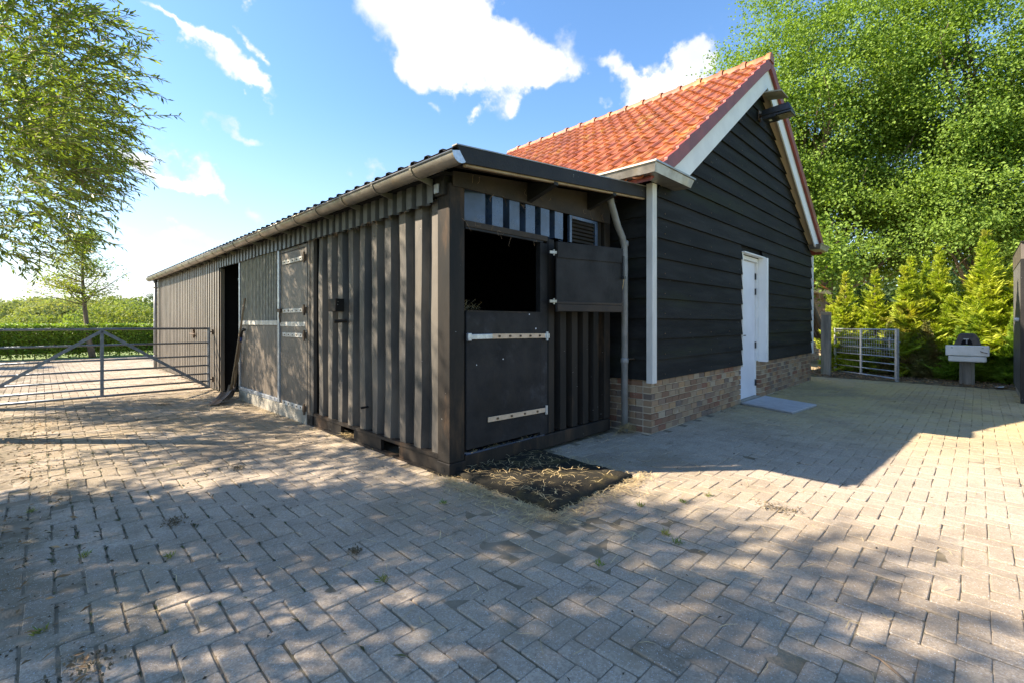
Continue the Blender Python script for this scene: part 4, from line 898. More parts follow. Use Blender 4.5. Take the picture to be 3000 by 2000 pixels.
# ================================================================== TOOLS
sv = thing('shovel', 'muddy long-handled shovel leaning on the stable beside the dark opening', 'shovel', (-.3, 5.7, 0))
part(MB().tube([(-.115, 6.02, .13), (-.09, 5.75, .8), (-.055, 5.44, 1.715)], [.017, .018, .014], 10), 'handle', MT['handle_wood'], sv, smooth=True)
def blade(c0, c1, w0, w1, curve, m, parent, nm):
    c0, c1 = Vector(c0), Vector(c1); d = (c1 - c0).normalized(); s = d.cross(Vector((-.5, -.2, 1))).normalized(); nrm_ = s.cross(d)
    mb = MB(); vs = []; rows_, cols_ = 7, 6
    for i in range(rows_):
        t = i / (rows_ - 1); w = w0 + (w1 - w0) * t
        for j in range(cols_):
            u = j / (cols_ - 1) * 2 - 1; vs.append(c0 + (c1 - c0) * t + s * w * u + nrm_ * (curve * u * u - .02 * math.sin(math.pi * t)) - d * (.04 * u * u if i == rows_ - 1 else 0))
    mb.add(vs, [(i * cols_ + j, i * cols_ + j + 1, (i + 1) * cols_ + j + 1, (i + 1) * cols_ + j) for i in range(rows_ - 1) for j in range(cols_ - 1)])
    return part(mb, nm, m, parent, smooth=True, solid=.004)
blade((-.16, 6.0, .13), (-.47, 5.42, .015), .10, .12, .045, MT['rust'], sv, 'blade')
part(MB().tube([(-.13, 6.03, .1), (-.117, 6.0, .24)], [.024, .02], 10), 'socket', MT['rust'], sv)
sp2 = thing('spade', 'short-handled spade with blue tape under its black grip, leaning beside the shovel', 'spade', (-.2, 6.0, 0))
part(MB().tube([(-.05, 6.05, .18), (-.06, 5.9, .5), (-.055, 5.68, 1.0)], .019, 10), 'handle', MT['handle_wood'], sp2, smooth=True)
part(MB().tube([(-.055, 5.68, 1.0), (-.055, 5.65, 1.07)], .021, 10), 'blue_band', MT['blue_grip'], sp2, smooth=True)
part(MB().tube([(-.055, 5.65, 1.07), (-.055, 5.62, 1.15), (-.05, 5.56, 1.20), (-.04, 5.50, 1.195)], .022, 10), 'grip', MT['black_plastic'], sp2, smooth=True)
blade((-.06, 6.08, .24), (-.20, 5.86, .01), .075, .085, .02, MT['rust'], sp2, 'blade')

# twig, paper scrap
mb = MB(); a = Vector(G(2550, 1915, .008)); b = Vector(G(2610, 1955, .012)); c = Vector(G(2660, 1999, .01)); d = Vector(G(2700, 2040, .01))
mb.tube([a, (a + b) / 2 + Vector((0, 0, .006)), b, c, d], [.003, .004, .005, .005, .006], 6).tube([b, b + (c - b) * .5 + Vector((-.02, -.01, .004)), c + Vector((-.05, -.02, 0))], .0035, 5)
tag(mb.build('twig', MT['twig'], None), 'forked bare twig lying on the pavers in the right foreground', 'twig')
q = G(2928, 1134, .02); o = MB().add([(q[0] - .12, q[1] + .05, .03), (q[0] + .1, q[1] + .07, .02), (q[0] + .02, q[1] - .07, .05), (q[0] - .1, q[1] - .05, .035)], [(0, 1, 2, 3)]).build('paper_scrap', MT['paper'], None, solid=.004)
tag(o, 'white paper scrap on the ground between sink and dark shed', 'litter')

# ================================================================== STRAW, WEEDS, DEBRIS
def strands(name, P, L, w=.0036, zrise=.012, m=None, kind='stuff'):
    n = len(P); a = rng.uniform(0, 2 * np.pi, n); el = rng.normal(0, .10, n); D1 = np.stack([np.cos(a), np.sin(a), el], 1)
    a2 = a + rng.normal(0, .5, n); D2 = np.stack([np.cos(a2), np.sin(a2), -el * .8], 1); L = L[:, None]
    s1 = np.stack([-np.sin(a), np.cos(a), np.zeros(n)], 1) * w / 2; s2 = np.stack([-np.sin(a2), np.cos(a2), np.zeros(n)], 1) * w / 2
    P0 = P.copy(); P1 = P0 + D1 * L * .5; P1[:, 2] += rng.uniform(0, zrise, n); P2 = P1 + D2 * L * .5; P2[:, 2] = np.maximum(P2[:, 2], P[:, 2] - .002)
    V = np.stack([P0 + s1, P0 - s1, P1 + s1, P1 - s1, P2 + s2 * .6, P2 - s2 * .6], 1).reshape(-1, 3); k = np.arange(n)[:, None] * 6
    F = np.concatenate([k + [0, 1, 3, 2], k + [2, 3, 5, 4]], 1).reshape(-1, 4)
    o = link(name, fast_mesh(name, V, F, m or MT['straw'])); return o
def around_mat(n):
    out = []
    while len(out) < n:
        t = random.random(); e = abs(random.gauss(0, .11)) + .0
        if t < .55: out.append((-.0 - e + .02, random.uniform(-1.15, .0)))
        elif t < .93: out.append((random.uniform(-.05, 1.25), -1.1 - e * .9))
        else: out.append((1.1 + e * .5, random.uniform(-1.1, -.3)))
    return np.array(out)
q = around_mat(1250); P = np.column_stack([q, rng.uniform(.002, .02, len(q))]); o = strands('straw_around_mat', P, rng.uniform(.04, .13, len(P)))
tag(o, 'loose golden straw along the edges of the rubber mat', 'straw', kind='stuff')
n_ = 430; q = np.column_stack([rng.uniform(.08, 1.05, n_), rng.uniform(-1.06, -.03, n_)]); keep = rng.random(n_) < np.clip(1.15 - .8 * q[:, 0] + .1 * (q[:, 1] + 1), .18, 1); q = q[keep]
o = strands('straw_on_mat', np.column_stack([q, rng.uniform(.056, .07, len(q))]), rng.uniform(.03, .12, len(q))); tag(o, 'straw scattered over the top of the rubber mat', 'straw', kind='stuff')
# sill straws and heap at the down pipe
q = []
for k in range(420):
    r = abs(random.gauss(0, .07)); a = random.uniform(0, 6.28); q.append((2.50 + r * math.cos(a) * 1.6, -.17 + r * math.sin(a) * .7 - .02, max(.004, .09 - r * .8 + random.uniform(-.03, .03))))
o = strands('straw_heap', np.array(q), rng.uniform(.05, .12, len(q)), zrise=.03); tag(o, 'small heap of straw around the foot of the grey downpipe', 'straw', kind='stuff')
q = np.column_stack([rng.uniform(.18, 1.15, 90), rng.uniform(-.01, .05, 90), np.full(90, .17)]); q2 = np.column_stack([rng.uniform(.0, 2.4, 160), rng.uniform(-.14, -.02, 160), np.full(160, .004)])
q3 = np.column_stack([rng.uniform(-.15, -.01, 260), rng.uniform(.0, 5.9, 260), np.full(260, .004)]); q4 = np.column_stack([rng.uniform(.0, .18, 120), rng.uniform(1.75, 2.06, 120), rng.uniform(.02, .05, 120)])
o = strands('straw_at_walls', np.vstack([q, q2, q3, q4]), rng.uniform(.03, .10, 630)); tag(o, 'wisps of straw caught along the foot of the stable walls', 'straw', kind='stuff')
q = np.column_stack([rng.uniform(.2, .5, 160), rng.uniform(.14, .32, 160), 1.40 + np.abs(rng.normal(0, .05, 160))])
o = strands('hay_in_hatch', q, rng.uniform(.06, .14, 160), zrise=.04); tag(o, 'brown hay just inside the lower left corner of the hatch', 'hay', kind='stuff')
# scattered over the yard
pts = []
for k in range(6000):
    x = random.uniform(-2.5, 4.5); y = random.uniform(-3.2, 7); 
    if inside_building(x, y): continue
    dm = math.hypot(x - .3, y + .8); dd = math.hypot(x + .6, y - 4.5)
    if random.random() < .10 + .75 * math.exp(-dm * dm / 1.4) + .5 * math.exp(-dd * dd / 6): pts.append((x, y, .003))
P = np.array(pts); o = strands('scattered_straw', P, rng.uniform(.03, .12, len(P)), w=.003); tag(o, 'single straws scattered over the block paving', 'straw', kind='stuff')
CL = [(1040, 1615, .03), (510, 1530, .06), (250, 1960, .08), (700, 1370, .05), (480, 1185, .12), (2280, 1490, .09)]
qq = []; 
for (px, py, r0) in CL:
    x, y, _ = G(px, py)
    for k in range(110): qq.append((x + random.gauss(0, r0 * .55), y + random.gauss(0, r0 * .8), .002 + abs(random.gauss(0, .004))))
m_old = mat('old_straw', (.20, .15, .08), (.10, .075, .04), rough=.9, scale=9, rnd=.35)
o = strands('trodden_clumps', np.array(qq), rng.uniform(.006, .018, len(qq)), w=.008, m=m_old); tag(o, 'trodden brown clumps of old straw and dirt on the paving', 'debris', kind='stuff')
# dark litter crumbs of soil and leaf
pts = []
for k in range(9000):
    x = random.uniform(-2.62, 4.5); y = random.uniform(-3, 7.4)
    if inside_building(x, y): continue
    pr_ = .05 + .8 * max(0, min(1, (-1.9 - x) / .6)) + .35 * math.exp(-((x + .3) ** 2 + (y - 5.2) ** 2) / 1.5)
    if random.random() < pr_: pts.append((x, y, .004))
P = np.array(pts); V, F = leaves(P, rdir(len(P), -.2, .3), rdir(len(P), .5, 1), rng.uniform(.006, .028, len(P)), rng.uniform(.005, .014, len(P)), .5)
m_crumb = mat('dry_crumbs', (.10, .075, .045), (.05, .04, .025), rough=.95, scale=9, rnd=.4)
tag(link('soil_crumbs', fast_mesh('soil_crumbs', V, F, m_crumb)), 'brown crumbs of soil and dead leaf on the paving', 'debris', kind='stuff')
mm = []
for k in range(5200):
    i_ = random.randint(int(-2.9 / UX), int(2.2 / UX)); y = random.uniform(-3, 6.5); x = i_ * UX + random.gauss(0, .002)
    if inside_building(x, y): continue
    if random.random() < .7 * max(0., min(1., (-1.1 - x) / 1.3)): mm.append((x, y, -.006))
mm = np.array(mm); V, F = leaves(mm, np.column_stack([rng.normal(0, .25, len(mm)), np.ones(len(mm)), np.zeros(len(mm))]), np.tile([0, 0, 1.], (len(mm), 1)) + rng.normal(0, .2, (len(mm), 3)), rng.uniform(.03, .09, len(mm)), rng.uniform(.007, .014, len(mm)), .5)
m_moss = mat('joint_moss', (.075, .085, .03), (.045, .05, .022), rough=.95, scale=9, rnd=.4)
tag(link('joint_moss', fast_mesh('joint_moss', V, F, m_moss)), 'dark moss in the joints of the paving on the left', 'moss', kind='stuff')
def tuft(x, y, n=14, h=.05, m=None, nm='grass_tuft'):
    P = np.column_stack([x + rng.normal(0, .011, n), y + rng.normal(0, .011, n), np.zeros(n)]); D = rdir(n, .3, .95); return leaves(P, D, rdir(n), rng.uniform(.5, 1, n) * h, .006)
m_weed = mat('weed', (.12, .2, .03), (.2, .2, .05), rough=.6, scale=9, rnd=.3, trans=.3)
WD = [(2078, 1452, 'farthest right of the sunlit weeds beside the rubber mat'), (1985, 1590, 'in the shaded edge below the sunlit band'), (1875, 1482, 'close to the front right corner of the rubber mat'), (2000, 1470, 'between two others in the sunlit band right of the mat'), (1760, 1655, 'standing alone below the rubber mat'), (500, 1630, 'in the mid left of the yard'), (1120, 1700, 'in front of the container corner, near the middle'), (245, 1630, 'at the left, where soil covers the pavers'), (1300, 1473, 'below the left corner of the rubber mat'), (90, 1500, 'in the soil at the far left'), (120, 1850, 'in the bottom left corner of the photo'), (1950, 1565, 'just right of the mat, below the sunlit band')]
for (px, py, wl) in WD:
    x, y, _ = G(px, py); V, F = tuft(x, y, 26, .05); o = link('weed', fast_mesh('weed', V, F, m_weed))
    tag(o, 'small green weed ' + wl, 'weed', 'weeds in the paving joints')
# leaf litter on soil at right
n_ = 5000; P = np.column_stack([rng.uniform(10.95, 14, n_), rng.uniform(-5, .1, n_), rng.uniform(.01, .05, n_)]); V, F = leaves(P, rdir(n_, -.2, .4), rdir(n_, .3, 1), rng.uniform(.03, .07, n_), rng.uniform(.015, .04, n_), .3)
m_litter = mat('leaf_litter', (.30, .19, .09), (.16, .10, .05), rough=.9, scale=6, rnd=.4)
tag(link('leaf_litter', fast_mesh('leaf_litter', V, F, m_litter)), 'dry brown leaf litter under the conifers', 'leaves', kind='stuff')
n_ = 2600; P = np.column_stack([rng.uniform(-6, -2.3, n_), rng.uniform(-2, 6, n_), rng.uniform(.0, .05, n_)]); V, F = leaves(P, rdir(n_, -.2, .4), rdir(n_, .3, 1), rng.uniform(.02, .07, n_), rng.uniform(.008, .02, n_), .3)
tag(link('leaf_litter', fast_mesh('leaf_litter', V, F, m_litter)), 'dead willow leaves and soil at the left edge of the paving', 'leaves', kind='stuff')

# ================================================================== TREES
def limb(mb, p, d, L, r0, r1, bend=.15, n=5, seed=None):
    pts = [Vector(p)]; d = Vector(d).normalized()
    for k in range(n):
        d = (d + Vector((random.gauss(0, bend), random.gauss(0, bend), random.gauss(0, bend) * .6 + .03))).normalized(); pts.append(pts[-1] + d * L / n)
    mb.tube(pts, [r0 + (r1 - r0) * k / n for k in range(n + 1)], 8 if r0 > .04 else 5); return pts
def willow(name, label, base, cen, rad, nt, top, per=26, group=None, lsize=1., low=None, up=.15, gap=-.6, topgap=0.):
    t = thing(name, label, 'tree', base, group); cen = Vector(cen); mb = MB()
    tr = limb(mb, base, Vector((cen.x - base[0], cen.y - base[1], (cen.z - base[2]) * 1.1)), (cen - Vector(base)).length * .75, .16, .08, .06, 6); wood = MB()
    for k in range(16):
        s = tr[random.randint(2, len(tr) - 1)]; dd = Vector((random.gauss(0, 1), random.gauss(0, 1), random.uniform(.2, 1.2))); limb(mb, s, dd, rad[0] * random.uniform(.3, .6), .035, .008, .2, 6)
    part(mb, 'trunk', MT['bark'], t, smooth=True)
    n = nt; d0 = rdir(n); rr_ = rng.uniform(.25, 1., n) ** .6; q_ = d0 * rr_[:, None] * np.array(rad)[None]; P0 = np.array(cen)[None] + np.stack([q_[:, 0] * RT[0] + q_[:, 1] * FW[0], q_[:, 0] * RT[1] + q_[:, 1] * FW[1], q_[:, 2]], 1); d0 = np.stack([d0[:, 0] * RT[0] + d0[:, 1] * FW[0], d0[:, 0] * RT[1] + d0[:, 1] * FW[1], d0[:, 2]], 1)
    keep = P0[:, 2] > (low if low else .6); P0 = P0[keep]; d0 = d0[keep]; n = len(P0)
    # gaps: carve by a smooth 3D pattern so the crown has holes
    ph = np.sin(P0[:, 0] * 2.3 + 1.3 * np.sin(P0[:, 1] * 1.9)) + np.sin(P0[:, 1] * 2.7 + P0[:, 2] * 1.7) + np.sin(P0[:, 2] * 2.9 - P0[:, 0]); keep = ph > gap + topgap * np.clip((P0[:, 2] - cen[2]) / rad[2], 0, 1)
    P0 = P0[keep]; d0 = d0[keep]; n = len(P0)
    D = norm(d0 * np.array([1, 1, .35]) + rng.normal(0, .45, (n, 3)) + np.array([0, 0, up])); L = rng.uniform(.25, .62, n)
    Pl, Dl, Nl, Ll, Wl = [], [], [], [], []; tv, tf = [], []
    p = P0.copy(); d = D.copy(); prev = p.copy()
    for s in range(per):
        d = norm(d + np.array([0, 0, -.028]) + rng.normal(0, .02, (n, 3))); prev = p; p = p + d * (L / per)[:, None]
        side = norm(np.cross(d, np.array([0, 0, 1.]) + rng.normal(0, .5, (n, 3)))) * (1 if s % 2 else -1)
        ld = norm(d * .85 + side * .65 + np.array([0, 0, -.15]) + rng.normal(0, .18, (n, 3)))
        Pl.append(p); Dl.append(ld); Nl.append(rng.normal(0, .5, (n, 3)) + np.array([0, 0, 1.])); Ll.append(rng.uniform(.07, .125, n) * lsize); Wl.append(rng.uniform(.020, .031, n) * lsize)
        if s % 5 == 0:
            tv.append(p.copy())
    tv.append(p.copy()); V, F = leaves(np.vstack(Pl), np.vstack(Dl), np.vstack(Nl), np.concatenate(Ll), np.concatenate(Wl), .18)
    o = link('foliage', fast_mesh('foliage', V, F, MT['willow_leaf'])); child(o, t)
    # twigs as thin ribbons
    m_ = len(tv); A = np.stack(tv, 1); w = np.array([0, 0, .004]); V = np.stack([A + w, A - w], 2).reshape(-1, 3); k = (np.arange(n)[:, None] * m_ + np.arange(m_ - 1)[None]).ravel() * 2
    F = np.stack([k, k + 1, k + 3, k + 2], 1); o = link('twigs', fast_mesh('twigs', V, F, MT['twig'])); child(o, t)
    return t
CW = lambda dep, lat, z=0.: (CX + dep * FW[0] + lat * RT[0], CY + dep * FW[1] + lat * RT[1], z)
willow('willow_tree', 'willow reaching into the photo from the left, in front of the gate', CW(5.2, -7.6), CW(5.1, -6.25, 4.0), (1.8, 1.5, 2.15), 2700, 7, per=18, low=2.55, lsize=1.0, up=.3, gap=-.1)
willow('willow_tree', 'willow farther back at the left edge, its foliage hanging above the gate', CW(7.0, -8.6), CW(7.0, -8.25, 3.75), (2.2, 1.3, 1.9), 2600, 9, per=15, low=2.35, lsize=1.1, gap=-.8)
willow('willow_tree', 'willow standing outside the photo left of the camera, shading the near paving', CW(1.6, -7.2), CW(1.5, -6.8, 4.0), (2.3, 1.8, 2.7), 5200, 8, per=14, gap=-1.7, topgap=3.0, lsize=1.3, low=2.4)

def broadleaf(name, label, base, height, cen_list, n_clump, per, leaf, m, trunk_r=.28, group=None, lean=(0, 0, 1), forks=7):
    t = thing(name, label, 'tree', base, group); mb = MB()
    tr = limb(mb, base, lean, height * .62, trunk_r, trunk_r * .4, .05, 9)
    for k in range(forks * 3):
        s = tr[random.randint(2, len(tr) - 1)]; dd = Vector((random.gauss(0, .7), random.gauss(0, .7), random.uniform(.35, 1.3))); q = limb(mb, s, dd, height * random.uniform(.2, .42), trunk_r * .28, .02, .14, 7)
        for j in range(2): limb(mb, q[random.randint(2, 5)], dd + Vector((random.gauss(0, .8), random.gauss(0, .8), random.gauss(0, .4))), height * .14, .03, .008, .2, 4)
    part(mb, 'trunk', MT['bark'], t, smooth=True)
    ws = np.array([c[2] for c in cen_list], float); ws /= ws.sum(); idx = rng.choice(len(cen_list), n_clump, p=ws)
    C0 = np.array([cen_list[i][0] for i in idx], float); R0 = np.array([cen_list[i][1] for i in idx], float)
    dd = rdir(n_clump); r = rng.uniform(.15, 1, n_clump) ** .45; CC = C0 + dd * r[:, None] * R0
    ph = np.sin(CC[:, 0] * 1.5 + 1.2 * np.sin(CC[:, 2] * 1.1)) + np.sin(CC[:, 1] * 1.7 + CC[:, 2] * .9) + np.sin(CC[:, 2] * 1.9 - CC[:, 1] * .7 + 2); kp = ph > -1.05; CC = CC[kp]; dd = dd[kp]; n_clump = len(CC)
    sz = rng.uniform(.28, .62, n_clump) * leaf[2]
    P = np.repeat(CC, per, 0) + rng.normal(0, 1, (n_clump * per, 3)) * np.repeat(sz, per)[:, None] * np.array([.58, .58, .36]); out = np.repeat(dd, per, 0); n = len(P)
    D = norm(out * .5 + rng.normal(0, .6, (n, 3)) + np.array([0, 0, -.25])); Nn = norm(out * .5 + rng.normal(0, .55, (n, 3)) + np.array([0, 0, .8]))
    V, F = leaves(P, D, Nn, rng.uniform(.7, 1.15, n) * leaf[0], rng.uniform(.7, 1.1, n) * leaf[1], .2)
    o = link('crown', fast_mesh('crown', V, F, m)); child(o, t); return t
b1 = CW(20.5, 13.6)
broadleaf('maple_tree', 'tall bright green maple rising directly behind the barn roof', b1, 15, [((b1[0], b1[1], 11.5), (4.6, 4.6, 6.0), 3), ((b1[0] - 1.5, b1[1] + 1.8, 8.8), (3.0, 3.6, 4.2), 2), ((b1[0], b1[1], 5.6), (4.2, 4.0, 2.6), 1.6), ((b1[0] + 1.0, b1[1] - 2.5, 8), (3.6, 3.6, 5.), 1.8)], 1600, 150, (.12, .092, 1.35), MT['maple_leaf'], .34, lean=(-.05, .05, 1))
b2 = CW(17.5, 17.2)
broadleaf('maple_tree', 'broad green maple behind the conifer row, right of the barn', b2, 14, [((b2[0], b2[1], 10.5), (3.8, 3.8, 6.0), 3), ((b2[0], b2[1], 5.3), (3.9, 3.9, 2.8), 2), ((b2[0] + .5, b2[1] - 2.2, 7.5), (3.0, 3.0, 4.), 1.4)], 1400, 140, (.11, .085, 1.25), MT['maple_leaf'], .3)
b3 = CW(24, 27.5)
broadleaf('dark_tree', 'darker bluish green tree at the right edge behind the maples', b3, 15, [((b3[0], b3[1], 9.5), (5.0, 5.0, 6.2), 3), ((b3[0], b3[1], 4.5), (5.2, 5.2, 3.), 1.5)], 900, 55, (.2, .15, 1.4), MT['dark_leaf'], .3)
# leaning limbs seen low behind the conifers
mb = MB(); t = thing('leaning_trunks', 'bare leaning trunks rising left from behind the first conifer', 'tree', (15.2, .2, 0))
for k in range(3):
    limb(mb, (15.6 + k * .25, .1 + k * .1, 0), (-.15 - .05 * k, .3 + .1 * k, 1.), 3.2, .10, .05, .04, 7)
part(mb, 'trunk', MT['bark'], t, smooth=True)
n_ = 5200; P = np.array([15.0, .9, 3.4])[None] + rng.normal(0, 1, (n_, 3)) * np.array([.8, .8, .55]); V, F = leaves(P, rdir(n_, -.8, .3), rdir(n_, 0, 1), rng.uniform(.09, .15, n_), rng.uniform(.07, .11, n_), .2); child(link('crown', fast_mesh('crown', V, F, MT['maple_leaf'])), t)

# young oak beyond the gate
ob = (-1.05, 20.75, 0); t = thing('young_oak', 'young oak with thin layered crown growing out of the clipped hedge', 'tree', ob)
mb = MB(); ol = lambda l, z: Vector((ob[0] + RT[0] * l, ob[1] + RT[1] * l + .3, z)); tp = [Vector(ob), ol(-.17, .9), ol(-.28, 1.9), ol(-.36, 2.9), ol(-.38, 3.8), ol(-.2, 4.8)]
mb.tube(tp, [.12, .085, .07, .05, .03, .01], 10); P_l = []
for k in range(62):
    h = random.uniform(1.9, 4.7); f = (h - 1.9) / 2.8; i = min(4, int(np.searchsorted([p.z for p in tp], h)) - 1); a = tp[i]; b = tp[i + 1]; s = a.lerp(b, (h - a.z) / (b.z - a.z))
    az = random.uniform(0, 6.28); Lb_ = (1.95 * (1 - f) ** .8 + .35) * random.uniform(.35, 1.05); pts = limb(mb, s, (math.cos(az), math.sin(az), random.uniform(.1, .75)), Lb_, .022, .006, .2, 6)
    for p in pts[2:]:
        for j in range(3): P_l.append((p + Vector((random.gauss(0, .12), random.gauss(0, .12), random.gauss(0, .06)))))
part(mb, 'trunk', MT['bark'], t, smooth=True)
C = np.array([tuple(p) for p in P_l]); C = np.repeat(C, 7, 0) + rng.normal(0, .1, (len(C) * 7, 3)) * np.array([1, 1, .6]); n_ = len(C)
V, F = leaves(C, rdir(n_, -.5, .5), rdir(n_, .2, 1), rng.uniform(.06, .11, n_), rng.uniform(.04, .06, n_), .2); child(link('crown', fast_mesh('crown', V, F, MT['oak_leaf'])), t)

# clipped hedge
def hedge(name, label, x0, x1, y0, y1, h, n_, m, slope=0.):
    t = thing(name, label, 'hedge', (x0, y0, 0)); P = np.column_stack([rng.uniform(x0, x1, n_), rng.uniform(y0, y1, n_), rng.uniform(.02, 1, n_) ** .8 * h])
    f = rng.random(n_); P[f < .55, 1] = y0 + np.abs(rng.normal(0, .06, (f < .55).sum())); top = f > .82; P[top, 2] = h - np.abs(rng.normal(0, .05, top.sum()))
    P += rng.normal(0, .03, P.shape); V, F = leaves(P, rdir(n_, -.5, .9), norm(rdir(n_, 0, 1) + np.array([-.3, -.6, .4])), rng.uniform(.055, .1, n_), rng.uniform(.04, .065, n_), .15)
    child(link('foliage', fast_mesh('foliage', V, F, m)), t); mb = MB()
    for k in range(int((x1 - x0) / .3)): mb.tube([(x0 + k * .3, (y0 + y1) / 2, 0), (x0 + k * .3 + random.uniform(-.05, .05), (y0 + y1) / 2, h * .8)], [.02, .008], 5)
    mb.box(x0, x1, (y0 + y1) / 2 - .02, (y0 + y1) / 2 + .02, .18, h * .86)
    part(mb, 'stems', MT['dark_inside'] if 0 else MT['bark'], t); return t
hedge('clipped_hedge', 'low clipped green hedge along the far side of the sunny yard', -9.5, 3.0, 21.0, 21.7, 1.22, 42000, MT['hedge_leaf'])
struct(relief('grass_verge', -12, 4, 20.55, 22.2, -.01, .05, .2, MT['grass']))
hedge('side_shrub', 'leafy shrub at the left edge behind the far end of the gate', -4.6, -3.75, 17.5, 18.6, 1.75, 7000, MT['hedge_leaf'])

# distant shrubs and trees across the meadow
def far_mass(name, label, specs, m, leafs=.5):
    PP, OO = [], []
    for (x, y, r, h, n) in specs:
        d = rdir(n, -.25, 1); rr_ = rng.uniform(.55, 1, n) ** .5; PP.append(np.array([x, y, h * .42]) + d * rr_[:, None] * np.array([r, r, h * .58]) * (1 + .12 * np.sin(d[:, 0:1] * 9 + x) * np.cos(d[:, 1:2] * 8))); OO.append(d)
    P = np.vstack(PP); P[:, 2] = np.maximum(P[:, 2], .05); D = norm(np.vstack(OO) * .6 + rng.normal(0, .5, P.shape)); V, F = leaves(P, rdir(len(P)), norm(D + [0, 0, .5]), rng.uniform(.6, 1.2, len(P)) * leafs, rng.uniform(.5, .9, len(P)) * leafs, .2)
    o = link(name, fast_mesh(name, V, F, m)); tag(o, label, 'woodland', kind='stuff'); return o
sp_ = []
for k in range(60):
    dep = random.uniform(62, 88); dxp = random.uniform(-60, 430); lat = (dxp - 1176) / 1076 * dep; x, y, _ = CW(dep, lat); sp_.append((x, y, random.uniform(2.5, 4.5), random.uniform(3.8, 6.0) * dep / 80, 1500))
far_mass('distant_woodland', 'line of pale green bushes and trees across the meadow', sp_, MT['wood_far'], .42)
sp_ = []
for k in range(50):
    dep = random.uniform(38, 52); dxp = random.uniform(-60, 430); lat = (dxp - 1176) / 1076 * dep; x, y, _ = CW(dep, lat); sp_.append((x, y, random.uniform(1.2, 2.2), random.uniform(1.1, 2.0) if dxp < 200 else random.uniform(1.8, 3.2), 700))
far_mass('meadow_scrub', 'sunlit scrub and reeds between hedge and distant trees', sp_, mat('scrub_leaf', (.20, .26, .06), (.28, .30, .08), rough=.8, scale=.3, rnd=.3, trans=.3), .24)
b4 = CW(46, -34.6); broadleaf('distant_tree', 'small dark tree just left of the grey downpipe in the distance', b4, 4.6, [((b4[0], b4[1], 3.2), (1.1, 1.1, 1.6), 1)], 60, 50, (.14, .1, .7), MT['dark_leaf'], .08, forks=2)
# woodland closing the view on the right behind the maples
sp_ = []
for k in range(40):
    dep = random.uniform(34, 42); dxp = random.uniform(1500, 2700); lat = (dxp - 1176) / 1076 * dep; x, y, _ = CW(dep, lat); sp_.append((x, y, random.uniform(2.5, 4), random.uniform(4, 8), 900))
far_mass('garden_woodland', 'dark green trees filling the background behind the maples', sp_, MT['dark_leaf'], .4)

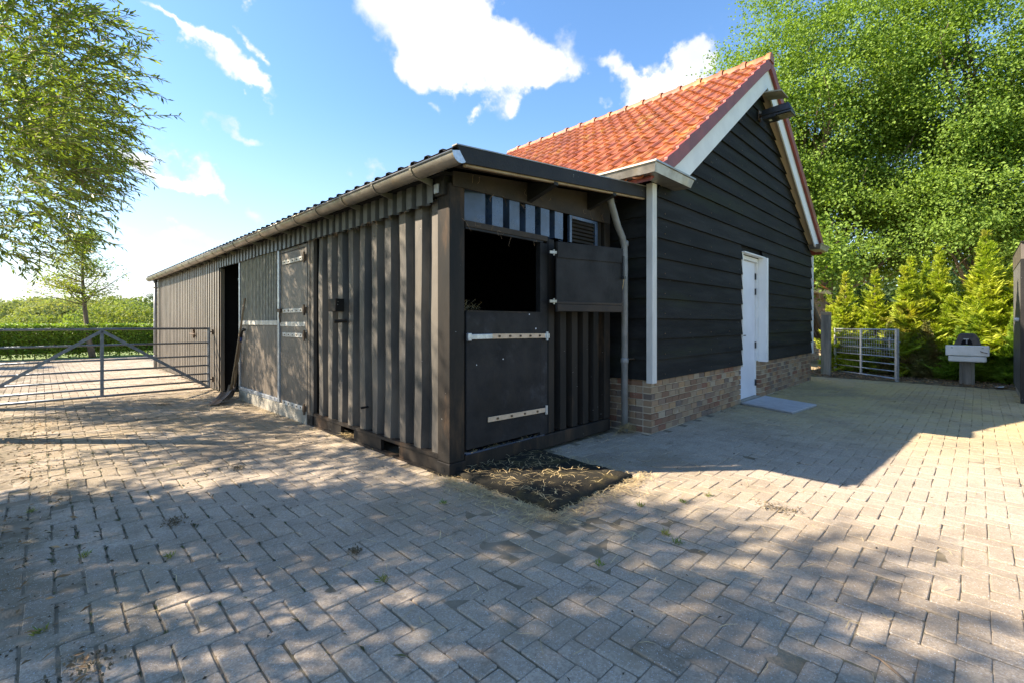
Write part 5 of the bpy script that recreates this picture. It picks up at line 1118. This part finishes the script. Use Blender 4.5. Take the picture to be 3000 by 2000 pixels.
# golden conifers
def conifer_mesh(h, r, n_br, seed, m, bottom=.0):
    rs = np.random.default_rng(seed); PP, DD, NN, LL, WW = [], [], [], [], []; mb = MB(); mb.tube([(0, 0, 0), (.02, .01, h * .5), (0, 0, h * .97)], [.045, .03, .006], 6)
    stems = [(0, 0, 1.)] + [(rs.uniform(-.5, .5) * r, rs.uniform(-.7, .7) * r, rs.uniform(.6, .92)) for _ in range(3)]
    for b in range(n_br):
        ox, oy, hf = stems[0 if rs.random() < .33 else rs.integers(1, 4)]
        f = bottom + (1 - bottom) * rs.random() ** 1.15; z = f * h * .97 * hf; rr_ = r * (.8 if hf == 1. else .6) * (1 - f) ** .9 * (1.0 if f > .12 else .75) + .03; az = rs.uniform(0, 6.283); ln = rr_ * rs.choice([.6, .85, 1.05, 1.35], p=[.3, .35, .25, .1]) * (1 + .25 * math.sin(az * 3 + z * 5))
        d = np.array([math.cos(az), math.sin(az), rs.uniform(.3, 1.0) + 1.3 * f * f]); d /= np.linalg.norm(d); sd = np.array([-math.sin(az), math.cos(az), 0]); p0 = np.array([ox * (.4 + .6 * f), oy * (.4 + .6 * f), z - ln * .2])
        K_ = 13; tilt = rs.uniform(-.6, .6)
        for s in range(K_):
            t = .30 + .7 * s / (K_ - 1); p = p0 + d * ln * t + np.array([0, 0, -.06 * t * t]); l2 = (.07 + .17 * (1 - f)) * (1.15 - .75 * (s / K_)) * (.7 + r * .7)
            for sg in (-1, 1):
                dd = d * .8 + sg * (sd * math.cos(tilt) + np.array([0, 0, 1]) * math.sin(tilt)) * .75 + rs.normal(0, .12, 3); PP.append(p); DD.append(dd); NN.append(np.array([0, 0, 1.]) + rs.normal(0, .5, 3)); LL.append(l2); WW.append(l2 * .24)
        PP.append(p); DD.append(d + np.array([0, 0, .2])); NN.append(rs.normal(0, 1, 3)); LL.append(.06 + .09 * (1 - f)); WW.append(.025)
    V, F = leaves(np.array(PP), np.array(DD), np.array(NN), np.array(LL), np.array(WW), .1)
    return fast_mesh('conifer_foliage', V, F, m), mb
lab = ['first golden conifer from the left, thin and brownish, behind the open gate', 'second golden conifer from the left with a browned middle', 'third golden conifer from the left, dense and wide', 'slim pointed golden conifer with a visible stem, fourth from the left', 'tallest golden conifer, behind the white sink', 'golden conifer nearest the dark shed on the right', 'golden conifer hidden low behind the open gate', 'golden conifer filling the row between gate and sink']
cf = [(13.0, -.62, 2.75, .95, 620, 'cypress'), (13.0, -1.25, 2.75, .95, 620, 'cypress'), (12.9, -1.98, 3.0, 1.15, 950, 'cypress'), (13.05, -2.50, 3.25, 1.05, 850, 'cypress'), (12.9, -3.30, 3.5, 1.3, 1250, 'cypress'), (12.8, -4.05, 3.05, 1.2, 1000, 'cypress'), (12.5, -1.6, 1.35, .55, 260, 'cypress_low'), (12.3, -2.3, 1.4, .6, 360, 'cypress_low')]
for k, (x, y, h, r, nb_, mm) in enumerate(cf):
    t = thing('conifer', lab[k], 'conifer', (x, y, 0), 'golden conifers in a row behind the gate and sink'); me, mb = conifer_mesh(h, r, nb_, 50 + k, MT[mm], .04 if k < 2 else 0.)
    o = bpy.data.objects.new('foliage', me); COL.objects.link(o); o.parent = t
    s = bpy.data.objects.new('trunk', mb.mesh('conifer_trunk', MT['bark'])); COL.objects.link(s); s.parent = t
for k, (x, y, h, r, nb_) in enumerate([(12.25, -3.1, 1.5, .65, 420), (12.15, -3.75, 1.6, .7, 480), (12.2, -2.75, 1.0, .5, 260)]):
    t = thing('conifer', ['low dark green conifer growth directly behind the sink', 'low dark green conifer growth in the corner by the dark shed', 'small green conifer shoot left of the sink stand'][k], 'conifer', (x, y, 0), 'low conifers around the sink'); me, mb = conifer_mesh(h, r, nb_, 80 + k, MT['hedge_leaf'])
    o = bpy.data.objects.new('foliage', me); COL.objects.link(o); o.parent = t
    s = bpy.data.objects.new('trunk', mb.mesh('conifer_trunk', MT['bark'])); COL.objects.link(s); s.parent = t
